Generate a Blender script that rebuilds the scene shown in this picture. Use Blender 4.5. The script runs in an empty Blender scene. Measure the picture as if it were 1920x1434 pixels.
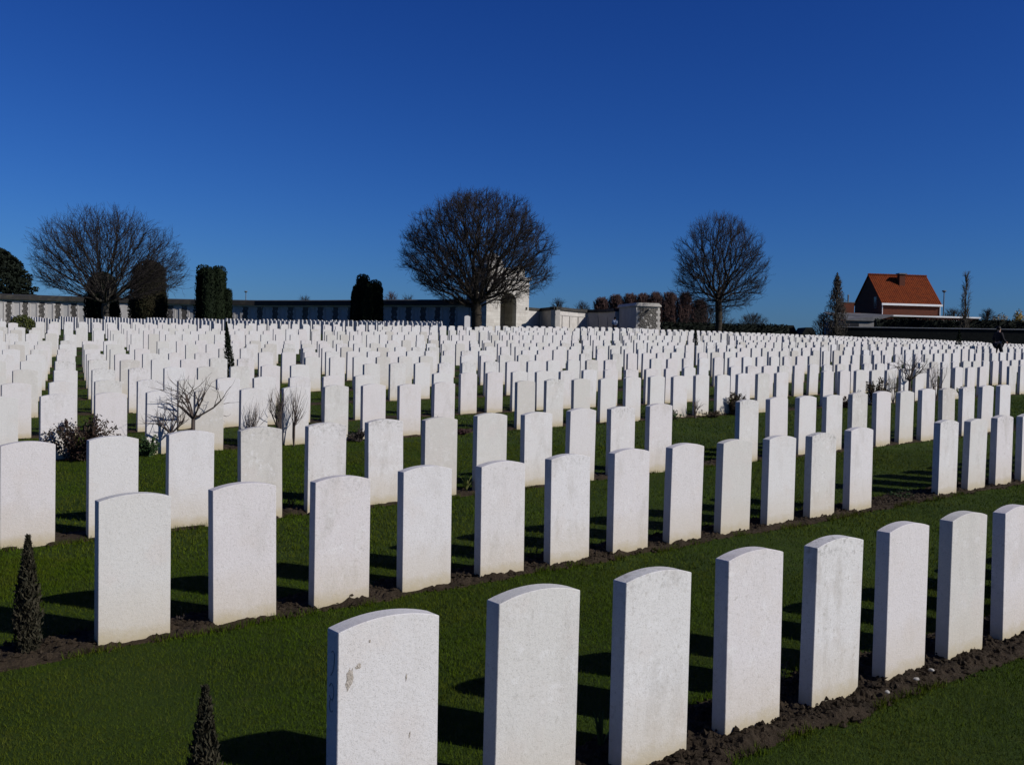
import bpy, bmesh, math, random
import numpy as np
from mathutils import Vector, Matrix, kdtree

S = bpy.context.scene
COL = S.collection
rad = math.radians

# ------------------------------------------------------------------ camera
CAMH = 1.69
PITCH, ROLL, F = 0.0338, 0.0211, 1810.0
cp, sp_ = math.cos(PITCH), math.sin(PITCH)
FWD = np.array([0, cp, -sp_]); UP = np.array([0, sp_, cp]); RT = np.array([1.0, 0, 0])
CR = RT * math.cos(ROLL) + UP * math.sin(ROLL)
CU = UP * math.cos(ROLL) - RT * math.sin(ROLL)
cam = bpy.data.cameras.new("camera"); camo = bpy.data.objects.new("camera", cam); COL.objects.link(camo)
cam.sensor_width = 36.0; cam.lens = F * 36.0 / 1920.0; cam.clip_start = 0.05; cam.clip_end = 6000
camo.matrix_world = Matrix(((CR[0], CU[0], -FWD[0], 0), (CR[1], CU[1], -FWD[1], 0), (CR[2], CU[2], -FWD[2], CAMH), (0, 0, 0, 1)))
S.camera = camo

# ------------------------------------------------------------------ light
SUN_AZ, SUN_EL = 111.0, 31.0            # compass bearing measured from +Y towards +X
sd = Vector((math.sin(rad(SUN_AZ)) * math.cos(rad(SUN_EL)), math.cos(rad(SUN_AZ)) * math.cos(rad(SUN_EL)), math.sin(rad(SUN_EL))))
sl = bpy.data.lights.new("sun", 'SUN'); sl.energy = 5.0; sl.angle = rad(0.53); sl.color = (1.0, 0.96, 0.915)
so = bpy.data.objects.new("sun", sl); COL.objects.link(so); so.rotation_euler = sd.to_track_quat('Z', 'Y').to_euler()
so.location = (30, -10, 30)
W = bpy.data.worlds.new("World"); S.world = W; W.use_nodes = True
nt = W.node_tree; nt.nodes.clear()
sky = nt.nodes.new('ShaderNodeTexSky'); sky.sky_type = 'NISHITA'; sky.sun_disc = False
sky.sun_elevation = rad(SUN_EL); sky.sun_rotation = rad(SUN_AZ)
sky.air_density = 1.0; sky.dust_density = 0.45; sky.ozone_density = 3.0; sky.altitude = 100
# the deep polarised blue of the day: each channel of the sky gets its own contrast
SKY = 0.06
sepc = nt.nodes.new('ShaderNodeSeparateColor'); comc = nt.nodes.new('ShaderNodeCombineColor')
nt.links.new(sky.outputs[0], sepc.inputs[0])
for i, (gain, power) in enumerate(((.56, 1.594), (.85, 1.385), (1.36, 1.14))):
    pw = nt.nodes.new('ShaderNodeMath'); pw.operation = 'POWER'; pw.inputs[1].default_value = power
    ml = nt.nodes.new('ShaderNodeMath'); ml.operation = 'MULTIPLY'; ml.inputs[1].default_value = gain * SKY ** (power - 1)
    nt.links.new(sepc.outputs[i], pw.inputs[0]); nt.links.new(pw.outputs[0], ml.inputs[0]); nt.links.new(ml.outputs[0], comc.inputs[i])
bg = nt.nodes.new('ShaderNodeBackground'); bg.inputs[1].default_value = SKY
wo = nt.nodes.new('ShaderNodeOutputWorld')
nt.links.new(comc.outputs[0], bg.inputs[0]); nt.links.new(bg.outputs[0], wo.inputs[0])
S.view_settings.view_transform = 'Standard'; S.view_settings.look = 'None'
S.view_settings.exposure = 0.0; S.view_settings.gamma = 1.0

# ------------------------------------------------------------------ layout of the cemetery
# local frame: t runs along the rows (away to the right), D runs back across the rows
X0, Y0, ANG = -0.5264, 2.9994, 0.6553
R2 = np.array([math.cos(ANG), math.sin(ANG)]); N2 = np.array([-math.sin(ANG), math.cos(ANG)])
SP, GAP, TH, WID = 0.6235, 1.0084, 0.076, 0.381
DK = np.array([-60, -8, 0, 2.642, 5.306, 9.912, 12.511, 15.168, 17.95, 20.65, 23.4, 26.1, 28.8, 33.8, 36.5, 39.2, 44, 46.7, 52, 62, 75, 100, 140, 400, 3000])
ZK = np.array([-.7, -.12, 0, .052, .11, .195, .228, .32, .405, .48, .555, .645, .73, .95, 1.09, 1.20, 1.42, 1.53, 1.74, 2.05, 2.35, 2.7, 3.0, 2.0, -20])
GK = np.array([0, 0, .002, .0189, .0221, .0211, .0213, .0238, .0238, .0238, .0238, .0238, .0238, .0238, .0238, .0238, .0238, .0238, .0238, .0238, .0238, .0238, .0238, .01, 0])
def zfun(t, D):
    t = np.asarray(t, float); D = np.asarray(D, float)
    te = np.where(t < -25, -25 + (t + 25) * .2, np.where(t > 45, 45 + (t - 45) * .12, t)); te = np.clip(te, -45, 60)
    return np.interp(D, DK, ZK) + np.interp(D, DK, GK) * te
def to_xy(t, D): return X0 + np.asarray(t) * R2[0] + np.asarray(D) * N2[0], Y0 + np.asarray(t) * R2[1] + np.asarray(D) * N2[1]
def to_tD(x, y): return (x - X0) * R2[0] + (y - Y0) * R2[1], (x - X0) * N2[0] + (y - Y0) * N2[1]
def gz(x, y): return float(zfun(*to_tD(x, y)))
def proj(x, y, z):
    P = np.array([x, y, z - CAMH]); d = P @ FWD
    return 960 + F * (P @ CR) / d, 717 - F * (P @ CU) / d
def at(px, py, depth):
    """the point that the photograph shows at pixel (px, py), depth metres away"""
    v = FWD + CR * (px - 960) / F - CU * (py - 717) / F
    v = v * depth
    return np.array([v[0], v[1], v[2] + CAMH])
def ground_at(px, depth):
    p = at(px, 640, depth); return np.array([p[0], p[1], gz(p[0], p[1])])
def on_row(D, px):
    lo, hi = -60.0, 160.0
    best = None
    for t in np.arange(-40, 120, .02):
        x, y = to_xy(t, D)
        if y < 1.5: continue
        u, v = proj(x, y, float(zfun(t, D)))
        if best is None or abs(u - px) < best[0]: best = (abs(u - px), t, x, y)
    _, t, x, y = best
    return np.array([x, y, float(zfun(t, D))])
def depth_of(p): return float((np.asarray(p) - np.array([0, 0, CAMH])) @ FWD)
TSH = [0, -.039, -.056, -.09] + [-.064] * 20
ROWS = [0, 2.642, 5.306, 9.912, 12.511, 15.168, 17.95, 20.65, 23.4, 26.1, 28.8, 33.8, 36.5, 39.2, 44.0, 46.7]

# ------------------------------------------------------------------ helpers
def mesh_np(name, verts, faces, smooth=False):
    """verts (n,3), faces (m,k) all of one size"""
    verts = np.ascontiguousarray(verts, dtype=np.float32); faces = np.ascontiguousarray(faces, dtype=np.int32)
    me = bpy.data.meshes.new(name)
    m, k = faces.shape
    me.vertices.add(len(verts)); me.vertices.foreach_set("co", verts.ravel())
    me.loops.add(m * k); me.loops.foreach_set("vertex_index", faces.ravel())
    me.polygons.add(m); me.polygons.foreach_set("loop_start", np.arange(0, m * k, k, dtype=np.int32))
    try: me.polygons.foreach_set("loop_total", np.full(m, k, dtype=np.int32))
    except Exception: pass
    if smooth: me.polygons.foreach_set("use_smooth", np.ones(m, dtype=bool))
    me.update(calc_edges=True); me.validate()
    return me
def link(name, me, mat=None, parent=None, loc=None):
    o = bpy.data.objects.new(name, me); COL.objects.link(o)
    if mat is not None and me is not None and len(me.materials) == 0: me.materials.append(mat)
    if loc is not None: o.location = tuple(float(c) for c in loc)
    if parent is not None: o.parent = parent
    return o
def tag(o, label=None, cat=None, group=None, kind=None):
    if label: o['label'] = label
    if cat: o['category'] = cat
    if group: o['group'] = group
    if kind: o['kind'] = kind
    return o
def empty(name, loc, label, cat, group=None, rotz=0):
    o = bpy.data.objects.new(name, None); COL.objects.link(o); o.location = tuple(float(c) for c in loc); o.rotation_euler = (0, 0, rotz)
    o.empty_display_size = .2
    return tag(o, label, cat, group)
class MB:
    """collects boxes and polygons into one mesh"""
    def __init__(s): s.v = []; s.f = []
    def poly(s, pts, faces):
        b = len(s.v); s.v += [tuple(map(float, p)) for p in pts]; s.f += [tuple(b + i for i in f) for f in faces]
    def box(s, x0, x1, y0, y1, z0, z1):
        s.poly([(x0, y0, z0), (x1, y0, z0), (x1, y1, z0), (x0, y1, z0), (x0, y0, z1), (x1, y0, z1), (x1, y1, z1), (x0, y1, z1)],
               [(3, 2, 1, 0), (4, 5, 6, 7), (0, 1, 5, 4), (1, 2, 6, 5), (2, 3, 7, 6), (3, 0, 4, 7)])
    def prism(s, prof, y0, y1):
        """profile of (x,z) points, counter-clockwise seen from -y, extruded along y"""
        n = len(prof)
        s.poly([(x, y0, z) for x, z in prof] + [(x, y1, z) for x, z in prof],
               [tuple(range(n)), tuple(range(2 * n - 1, n - 1, -1))] + [((i + 1) % n, i, n + i, n + (i + 1) % n) for i in range(n)])
    def tube(s, p0, p1, r0, r1, k=6):
        v, f = tubes(np.array([p0]), np.array([p1]), np.array([r0]), np.array([r1]), k)
        s.poly(v, [tuple(q) for q in f]); b = len(s.v) - 2 * k
        s.f.append(tuple(b + 2 * i + 1 for i in range(k))); s.f.append(tuple(b + 2 * i for i in range(k))[::-1])
    def build(s, name, mat, parent=None, loc=None, bevel=0.0, smooth=False):
        me = bpy.data.meshes.new(name); me.from_pydata(s.v, [], s.f); me.update()
        bm = bmesh.new(); bm.from_mesh(me); bmesh.ops.recalc_face_normals(bm, faces=bm.faces)
        if bevel: bmesh.ops.bevel(bm, geom=[e for e in bm.edges if e.is_manifold and e.calc_face_angle(0) > .5], offset=bevel, segments=2, affect='EDGES')
        bm.to_mesh(me); bm.free()
        if smooth:
            for p in me.polygons: p.use_smooth = True
        return link(name, me, mat, parent, loc)
def tubes(P0, P1, R0, R1, k=4):
    """separate tapered prisms, one per segment"""
    P0 = np.asarray(P0, float); P1 = np.asarray(P1, float); n = len(P0)
    d = P1 - P0; L = np.linalg.norm(d, axis=1, keepdims=True) + 1e-9; d = d / L
    ref = np.where(np.abs(d[:, 2:3]) > .9, np.array([[1.0, 0, 0]]), np.array([[0, 0, 1.0]]))
    a = np.cross(d, ref); a /= np.linalg.norm(a, axis=1, keepdims=True) + 1e-9; b = np.cross(d, a)
    ang = np.arange(k) * 2 * math.pi / k
    ca, sa = np.cos(ang), np.sin(ang)
    ring = a[:, None, :] * ca[None, :, None] + b[:, None, :] * sa[None, :, None]
    V = np.empty((n, k, 2, 3)); V[:, :, 0] = P0[:, None] + ring * np.asarray(R0)[:, None, None]; V[:, :, 1] = P1[:, None] + ring * np.asarray(R1)[:, None, None]
    i = np.arange(k); j = (i + 1) % k
    f = np.stack([2 * i, 2 * j, 2 * j + 1, 2 * i + 1], 1)
    Fc = (f[None] + (np.arange(n) * 2 * k)[:, None, None]).reshape(-1, 4)
    return V.reshape(-1, 3), Fc
def cat_tubes(parts):
    vs, fs, b = [], [], 0
    for v, f in parts:
        vs.append(v); fs.append(f + b); b += len(v)
    return np.concatenate(vs), np.concatenate(fs)
def quads(C, U, V):
    """quads centred at C with half axes U and V"""
    n = len(C); P = np.empty((n, 4, 3)); P[:, 0] = C - U - V; P[:, 1] = C + U - V; P[:, 2] = C + U + V; P[:, 3] = C - U + V
    return P.reshape(-1, 3), np.arange(4 * n).reshape(n, 4)
def leaves(C, L, Wd, rng, up=0.0, out=None):
    """leaf quads of length L and width Wd, randomly turned; up pulls the long axis upwards"""
    n = len(C); d = rng.normal(size=(n, 3)); d /= np.linalg.norm(d, axis=1, keepdims=True)
    if out is not None: d = d + out
    d[:, 2] += up; d /= np.linalg.norm(d, axis=1, keepdims=True) + 1e-9
    s = np.cross(d, rng.normal(size=(n, 3))); s /= np.linalg.norm(s, axis=1, keepdims=True) + 1e-9
    L = np.broadcast_to(np.asarray(L, float), (n,)); Wd = np.broadcast_to(np.asarray(Wd, float), (n,))
    n4 = np.empty((n, 4, 3)); n4[:, 0] = C - d * (L / 2)[:, None]; n4[:, 2] = C + d * (L / 2)[:, None]
    n4[:, 1] = C + s * (Wd / 2)[:, None]; n4[:, 3] = C - s * (Wd / 2)[:, None]
    return n4.reshape(-1, 3), np.arange(4 * n).reshape(n, 4)
def hash2(ix, iy, seed):
    h = (ix * 374761393 + iy * 668265263 + seed * 974711) & 0x7fffffff
    h = ((h ^ (h >> 13)) * 1274126177) & 0x7fffffff
    return ((h ^ (h >> 16)) & 0xffff) / 65535.0
def vnoise(x, y, seed=0):
    ix = np.floor(x).astype(np.int64); iy = np.floor(y).astype(np.int64); fx = x - ix; fy = y - iy
    fx = fx * fx * (3 - 2 * fx); fy = fy * fy * (3 - 2 * fy)
    a = hash2(ix, iy, seed); b = hash2(ix + 1, iy, seed); c = hash2(ix, iy + 1, seed); d = hash2(ix + 1, iy + 1, seed)
    return a * (1 - fx) * (1 - fy) + b * fx * (1 - fy) + c * (1 - fx) * fy + d * fx * fy
def fbm(x, y, seed=0, o=4):
    r = 0; A = 1; T = 0
    for i in range(o):
        r = r + A * vnoise(x * 2 ** i, y * 2 ** i, seed + i); T += A; A *= .55
    return r / T

# ------------------------------------------------------------------ materials
def mat(name):
    m = bpy.data.materials.new(name); m.use_nodes = True; t = m.node_tree
    return m, t, t.nodes['Principled BSDF']
def N(t, kind, **kw):
    n = t.nodes.new(kind)
    for k, v in kw.items(): setattr(n, k, v)
    return n
def mixc(t, fac, a, b, mode='MIX'):
    m = t.nodes.new('ShaderNodeMix'); m.data_type = 'RGBA'; m.blend_type = mode
    for sock, val in ((m.inputs[0], fac), (m.inputs[6], a), (m.inputs[7], b)):
        if hasattr(val, 'is_linked') or hasattr(val, 'links'): t.links.new(val, sock)
        elif isinstance(val, (int, float)): sock.default_value = val
        else: sock.default_value = (*(q * .82 for q in val), 1)
    return m.outputs[2]
def noise(t, vec, scale, detail=4, rough=.6):
    n = t.nodes.new('ShaderNodeTexNoise'); n.inputs['Scale'].default_value = scale; n.inputs['Detail'].default_value = detail; n.inputs['Roughness'].default_value = rough
    if vec is not None: t.links.new(vec, n.inputs['Vector'])
    return n.outputs['Fac']
def ramp(t, v, a, b):
    r = t.nodes.new('ShaderNodeMapRange'); r.interpolation_type = 'SMOOTHSTEP'; r.inputs[1].default_value = a; r.inputs[2].default_value = b
    t.links.new(v, r.inputs[0]); return r.outputs[0]
def math_(t, op, a, b=None):
    m = t.nodes.new('ShaderNodeMath'); m.operation = op
    for i, v in enumerate((a, b)):
        if v is None: continue
        if isinstance(v, (int, float)): m.inputs[i].default_value = v
        else: t.links.new(v, m.inputs[i])
    return m.outputs[0]
def bump(t, b, h, strength, dist=.01):
    n = t.nodes.new('ShaderNodeBump'); n.inputs['Strength'].default_value = strength; n.inputs['Distance'].default_value = dist
    t.links.new(h, n.inputs['Height']); t.links.new(n.outputs[0], b.inputs['Normal'])
def coords(t, kind='Object'):
    return t.nodes.new('ShaderNodeTexCoord').outputs[kind]

def stone_material(name, island):
    m, t, b = mat(name)
    oi = t.nodes.new('ShaderNodeObjectInfo'); rnd = oi.outputs['Color']
    if island: rnd = t.nodes.new('ShaderNodeNewGeometry').outputs['Random Per Island']
    co = coords(t)
    va = t.nodes.new('ShaderNodeVectorMath'); va.operation = 'ADD'; t.links.new(co, va.inputs[0])
    cx = t.nodes.new('ShaderNodeCombineXYZ')
    t.links.new(math_(t, 'MULTIPLY', rnd, 37.0), cx.inputs[0]); t.links.new(math_(t, 'MULTIPLY', rnd, 91.0), cx.inputs[2]); t.links.new(cx.outputs[0], va.inputs[1])
    v = va.outputs[0]
    wn = t.nodes.new('ShaderNodeTexWhiteNoise'); wn.noise_dimensions = '1D'; t.links.new(math_(t, 'MULTIPLY', rnd, 913.7), wn.inputs['W'])
    tone = t.nodes.new('ShaderNodeValToRGB'); cr = tone.color_ramp
    cr.elements[0].position = 0; cr.elements[0].color = (.415, .39, .35, 1); cr.elements[1].position = 1; cr.elements[1].color = (.515, .508, .50, 1)
    for p_, c_ in ((.10, (.465, .452, .42)), (.35, (.505, .495, .478)), (.7, (.50, .472, .462))):
        e = cr.elements.new(p_); e.color = (*c_, 1)
    t.links.new(wn.outputs['Value'], tone.inputs[0])
    c = tone.outputs[0]
    amt = t.nodes.new('ShaderNodeMapRange'); amt.inputs[3].default_value = .2; amt.inputs[4].default_value = 1.0
    wn2 = t.nodes.new('ShaderNodeTexWhiteNoise'); wn2.noise_dimensions = '1D'; t.links.new(math_(t, 'MULTIPLY', rnd, 417.3), wn2.inputs['W']); wear = wn2.outputs['Value'] if island else oi.outputs['Alpha']; t.links.new(wear, amt.inputs[0]); A_ = amt.outputs[0]
    st = t.nodes.new('ShaderNodeMapping'); st.inputs['Scale'].default_value = (1.0, 1.0, .35); t.links.new(v, st.inputs[0])
    c = mixc(t, math_(t, 'MULTIPLY', math_(t, 'MULTIPLY', ramp(t, noise(t, st.outputs[0], 9, 5, .65), .48, .70), .6), A_), c, (.44, .415, .38))      # grey run-off
    c = mixc(t, math_(t, 'MULTIPLY', ramp(t, noise(t, v, 4.2, 4, .6), .50, .70), .40), c, (.58, .53, .49))                       # warm clouding
    c = mixc(t, math_(t, 'MULTIPLY', math_(t, 'MULTIPLY', ramp(t, noise(t, v, 15, 5, .65), .53, .70), .58), A_), c, (.70, .69, .675))   # pale lichen patches
    c = mixc(t, math_(t, 'MULTIPLY', math_(t, 'MULTIPLY', ramp(t, noise(t, v, 27, 5, .7), .58, .66), .62), A_), c, (.37, .345, .31))
    c = mixc(t, math_(t, 'MULTIPLY', ramp(t, noise(t, v, 75, 4, .7), .54, .70), .45), c, (.37, .35, .32))
    c = mixc(t, math_(t, 'MULTIPLY', ramp(t, noise(t, v, 190, 2, .6), .55, .70), .5), c, (.30, .285, .26))
    if not island:
        sep = t.nodes.new('ShaderNodeSeparateXYZ'); t.links.new(co, sep.inputs[0])
        h = math_(t, 'ADD', sep.outputs[2], math_(t, 'MULTIPLY', noise(t, v, 14, 4, .7), -.10))
        topm = math_(t, 'MULTIPLY', ramp(t, h, .58, .80), ramp(t, wear, .6, 1.0))
        c = mixc(t, math_(t, 'MULTIPLY', math_(t, 'MULTIPLY', topm, ramp(t, noise(t, v, 34, 5, .75), .50, .64)), .75), c, (.20, .19, .17))   # dark algae on the heads of some
        low = t.nodes.new('ShaderNodeMapRange'); low.inputs[1].default_value = .06; low.inputs[2].default_value = -.03
        t.links.new(h, low.inputs[0])
        c = mixc(t, math_(t, 'MULTIPLY', low.outputs[0], .9), c, (.33, .27, .11))                # moss and soil splash at the foot
        low2 = t.nodes.new('ShaderNodeMapRange'); low2.inputs[1].default_value = .30; low2.inputs[2].default_value = 0
        t.links.new(h, low2.inputs[0])
        c = mixc(t, math_(t, 'MULTIPLY', low2.outputs[0], .55), c, (.50, .43, .32))
    t.links.new(c, b.inputs['Base Color']); b.inputs['Roughness'].default_value = .82; b.inputs['Specular IOR Level'].default_value = .25
    hh = math_(t, 'ADD', math_(t, 'MULTIPLY', noise(t, v, 60, 5, .7), .7), math_(t, 'MULTIPLY', noise(t, v, 260, 3, .6), .35))
    bump(t, b, hh, .45, .007)
    return m
M_STONE = stone_material("portland_stone", False)
M_STONEF = stone_material("portland_stone_field", True)

def simple(name, col, col2=None, scale=8, rough=.8, bscale=None, bstr=.3, bdist=.01, spec=.12, kind='Object', island=0.0):
    m, t, b = mat(name); co = coords(t, kind)
    c2 = col2 or tuple(x * .7 for x in col)
    f = ramp(t, noise(t, co, scale, 5, .65), .3, .7)
    if island:
        rpi = t.nodes.new('ShaderNodeNewGeometry').outputs['Random Per Island']
        f = math_(t, 'ADD', math_(t, 'MULTIPLY', f, 1 - island), math_(t, 'MULTIPLY', rpi, island))
    t.links.new(mixc(t, f, col, c2), b.inputs['Base Color']); b.inputs['Roughness'].default_value = rough; b.inputs['Specular IOR Level'].default_value = spec
    if bscale: bump(t, b, noise(t, co, bscale, 4, .6), bstr, bdist)
    return m
def leafmat(name, c1, c2, scale=3.0, island=.6, trans=0.15):
    m = simple(name, c1, c2, scale, .65, spec=.25, island=island)
    b = m.node_tree.nodes['Principled BSDF']
    b.inputs['Roughness'].default_value = .8; b.inputs['Specular IOR Level'].default_value = .1
    return m
M_GROUND, t, b = mat("lawn")
co = coords(t)
c = mixc(t, ramp(t, noise(t, co, .9, 4, .6), .35, .65), (.024, .044, .003), (.036, .060, .005))
c = mixc(t, math_(t, 'MULTIPLY', ramp(t, noise(t, co, 6, 5, .7), .52, .72), .45), c, (.052, .060, .008))
c = mixc(t, math_(t, 'MULTIPLY', ramp(t, noise(t, co, 55, 4, .7), .45, .7), .6), c, (.016, .030, .006))
t.links.new(c, b.inputs['Base Color']); b.inputs['Roughness'].default_value = .9; b.inputs['Specular IOR Level'].default_value = .1
bump(t, b, noise(t, co, 70, 4, .7), .8, .03)
M_GRASS, t, b = mat("grass_blades")
co = coords(t); rpi = t.nodes.new('ShaderNodeNewGeometry').outputs['Random Per Island']
c = mixc(t, rpi, (.028, .052, .002), (.064, .102, .003))
c = mixc(t, math_(t, 'MULTIPLY', ramp(t, noise(t, co, .8, 4, .6), .42, .62), .75), c, (.068, .080, .006))
c = mixc(t, math_(t, 'MULTIPLY', ramp(t, noise(t, co, 7, 3, .6), .55, .72), .40), c, (.085, .085, .022))
t.links.new(c, b.inputs['Base Color']); b.inputs['Roughness'].default_value = .7; b.inputs['Specular IOR Level'].default_value = .04
M_SOIL, t, b = mat("soil")
co = coords(t)
c = mixc(t, ramp(t, noise(t, co, 9, 5, .7), .3, .7), (.054, .039, .025), (.026, .019, .012))
c = mixc(t, math_(t, 'MULTIPLY', ramp(t, noise(t, co, 80, 3, .6), .56, .72), .6), c, (.10, .078, .055))
t.links.new(c, b.inputs['Base Color']); b.inputs['Roughness'].default_value = .95; b.inputs['Specular IOR Level'].default_value = .1
bump(t, b, noise(t, co, 90, 5, .75), .9, .02)
M_BARK = simple("bark", (.060, .048, .036), (.030, .026, .020), 6, .9, 25, .6, .03)
M_TWIG = simple("twig_bark", (.034, .028, .025), (.020, .017, .016), 2, .85)
M_BARKG = simple("greyish_bark", (.085, .075, .060), (.045, .040, .032), 5, .9, 25, .6, .03)
M_TWIGP = simple("pale_twigs", (.24, .17, .12), (.13, .09, .065), 12, .85)
M_TWIGR = simple("reddish_twigs", (.105, .060, .052), (.060, .038, .034), 3, .85)
M_SHRUBTW = simple("shrub_twigs", (.105, .082, .068), (.060, .046, .040), 20, .8)
M_YEW = leafmat("yew_leaves", (.005, .010, .004), (.011, .018, .006), 3)
M_YEWB = leafmat("yew_leaves_brown", (.028, .022, .010), (.014, .018, .008), 2)
M_DCON = leafmat("dark_conifer", (.008, .012, .008), (.014, .019, .011), 1.2)
M_HEDGE = leafmat("hedge_leaves", (.006, .009, .006), (.012, .016, .009), 1.5)
M_DWARF = leafmat("dwarf_conifer_leaves", (.048, .040, .025), (.026, .027, .016), 6)
M_REDB = leafmat("barberry_leaves", (.050, .022, .018), (.026, .024, .014), 5)
M_GREEN = leafmat("green_leaves", (.030, .062, .022), (.050, .085, .028), 8)
M_MIXB = leafmat("bronze_green_leaves", (.035, .042, .020), (.060, .030, .022), 7)
M_YUCC = leafmat("striped_leaves", (.30, .30, .10), (.10, .17, .035), 20, .8)
M_HEATH = leafmat("heather_leaves", (.085, .028, .040), (.040, .034, .020), 9)
M_YELL = leafmat("forsythia_flowers", (.46, .30, .035), (.30, .22, .06), 4)
M_WITHER = leafmat("withered_leaves", (.11, .092, .080), (.030, .026, .024), 2)
M_BROWNL = leafmat("dry_leaves", (.060, .048, .040), (.030, .026, .024), 3)
M_WALL = simple("pale_wall_stone", (.56, .53, .49), (.44, .415, .385), 1.6, .85, 8, .3, .02)
M_PANEL = simple("name_panel_stone", (.46, .445, .42), (.40, .385, .365), 2.5, .8)
m, t, b = mat("flint"); M_FLINT = m
co = coords(t); vo = t.nodes.new('ShaderNodeTexVoronoi'); vo.inputs['Scale'].default_value = 9.0; t.links.new(co, vo.inputs['Vector'])
wn = t.nodes.new('ShaderNodeTexWhiteNoise'); t.links.new(vo.outputs['Color'], wn.inputs['Vector'])
c = mixc(t, ramp(t, wn.outputs['Value'], .0, .9), (.052, .046, .038), (.078, .069, .056))
c = mixc(t, ramp(t, wn.outputs['Value'], .965, .985), c, (.34, .31, .27))
t.links.new(c, b.inputs['Base Color']); b.inputs['Roughness'].default_value = .6; bump(t, b, vo.outputs['Distance'], .8, .05)
m, t, b = mat("weathered_roof"); M_SLATE = m
co = coords(t); sx = t.nodes.new('ShaderNodeSeparateXYZ'); t.links.new(co, sx.inputs[0])
wv = math_(t, 'FRACT', math_(t, 'MULTIPLY', sx.outputs[2], 6.0))
c = mixc(t, ramp(t, noise(t, co, 1.3, 5, .7), .45, .7), (.022, .020, .018), (.060, .054, .034))
c = mixc(t, ramp(t, wv, .75, .9), c, (.012, .011, .010))
t.links.new(c, b.inputs['Base Color']); b.inputs['Roughness'].default_value = .85
m, t, b = mat("ashlar"); M_ASHLAR = m
co = coords(t); br = t.nodes.new('ShaderNodeTexBrick'); br.inputs['Scale'].default_value = 1.0; br.inputs['Brick Width'].default_value = .8; br.inputs['Row Height'].default_value = .36
br.inputs['Mortar Size'].default_value = .012; br.inputs['Color1'].default_value = (.55, .52, .465, 1); br.inputs['Color2'].default_value = (.43, .40, .355, 1); br.inputs['Mortar'].default_value = (.36, .33, .29, 1); br.inputs['Bias'].default_value = -.2
mp = t.nodes.new('ShaderNodeMapping'); mp.inputs['Rotation'].default_value = (rad(90), 0, 0); t.links.new(co, mp.inputs[0]); t.links.new(mp.outputs[0], br.inputs[0])
c = mixc(t, math_(t, 'MULTIPLY', ramp(t, noise(t, co, 2.2, 5, .7), .45, .7), .5), br.outputs[0], (.40, .36, .31))
t.links.new(c, b.inputs['Base Color']); b.inputs['Roughness'].default_value = .85; bump(t, b, noise(t, co, 9, 4, .6), .3, .02)
m, t, b = mat("red_brick"); M_BRICK = m
co = coords(t); br = t.nodes.new('ShaderNodeTexBrick'); br.inputs['Scale'].default_value = 1.0; br.inputs['Brick Width'].default_value = .22; br.inputs['Row Height'].default_value = .07; br.inputs['Mortar Size'].default_value = .008
br.inputs['Color1'].default_value = (.11, .030, .016, 1); br.inputs['Color2'].default_value = (.075, .022, .013, 1); br.inputs['Mortar'].default_value = (.08, .05, .036, 1)
mp = t.nodes.new('ShaderNodeMapping'); mp.inputs['Rotation'].default_value = (rad(90), 0, 0); t.links.new(co, mp.inputs[0]); t.links.new(mp.outputs[0], br.inputs[0])
t.links.new(br.outputs[0], b.inputs['Base Color']); b.inputs['Roughness'].default_value = .85; b.inputs['Specular IOR Level'].default_value = .06
m, t, b = mat("clay_pantiles"); M_TILE = m
co = coords(t); sx = t.nodes.new('ShaderNodeSeparateXYZ'); t.links.new(co, sx.inputs[0])
wn = t.nodes.new('ShaderNodeTexWhiteNoise'); wn.noise_dimensions = '2D'
cb = t.nodes.new('ShaderNodeCombineXYZ'); t.links.new(math_(t, 'FLOOR', math_(t, 'MULTIPLY', sx.outputs[0], 4.0)), cb.inputs[0]); t.links.new(math_(t, 'FLOOR', math_(t, 'MULTIPLY', sx.outputs[2], 4.4)), cb.inputs[1]); t.links.new(cb.outputs[0], wn.inputs['Vector'])
c = mixc(t, wn.outputs['Value'], (.175, .036, .009), (.115, .023, .007))
c = mixc(t, math_(t, 'MULTIPLY', ramp(t, noise(t, co, 1.2, 5, .7), .5, .7), .5), c, (.11, .034, .012))
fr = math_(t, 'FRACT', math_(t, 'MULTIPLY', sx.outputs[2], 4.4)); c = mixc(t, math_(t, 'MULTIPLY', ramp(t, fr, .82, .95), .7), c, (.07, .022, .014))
t.links.new(c, b.inputs['Base Color']); b.inputs['Roughness'].default_value = .8; b.inputs['Specular IOR Level'].default_value = .06
M_WHITE = simple("white_paint", (.78, .78, .76), (.70, .70, .68), 3, .5)
M_GREYR = simple("grey_sheet_roof", (.16, .16, .165), (.11, .11, .115), 2, .7)
M_RENDER = simple("grey_render", (.24, .23, .22), (.18, .175, .165), 2, .9)
M_METAL = simple("grey_metal", (.16, .17, .18), (.12, .13, .14), 4, .45)
M_DARKG = simple("dark_glass", (.02, .022, .025), (.03, .03, .035), 1, .1, spec=.6)
M_LEDGE = simple("concrete_coping", (.46, .45, .43), (.34, .33, .31), 2, .85)
M_DARKW = simple("dark_stone", (.020, .022, .018), (.012, .013, .011), 3, .9, 12, .5, .03)  # near-black mottled stone with a rough bump
M_BRICKD = None
M_SCAR = simple("chipped_stone", (.50, .45, .39), (.36, .315, .26), 90, .95, 160, .8, .01)
M_SKIN = simple("skin", (.42, .27, .20), (.38, .24, .18), 6, .55)
M_HAIR = simple("hair", (.020, .015, .012), (.012, .010, .008), 20, .5)
M_BLUEJ = simple("light_blue_jacket", (.30, .40, .58), (.55, .60, .68), 5, .8)
M_DARKJ = simple("dark_coat", (.026, .023, .026), (.016, .015, .018), 8, .85)
M_DARKT = simple("dark_trousers", (.018, .019, .026), (.012, .012, .018), 8, .85)
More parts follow.
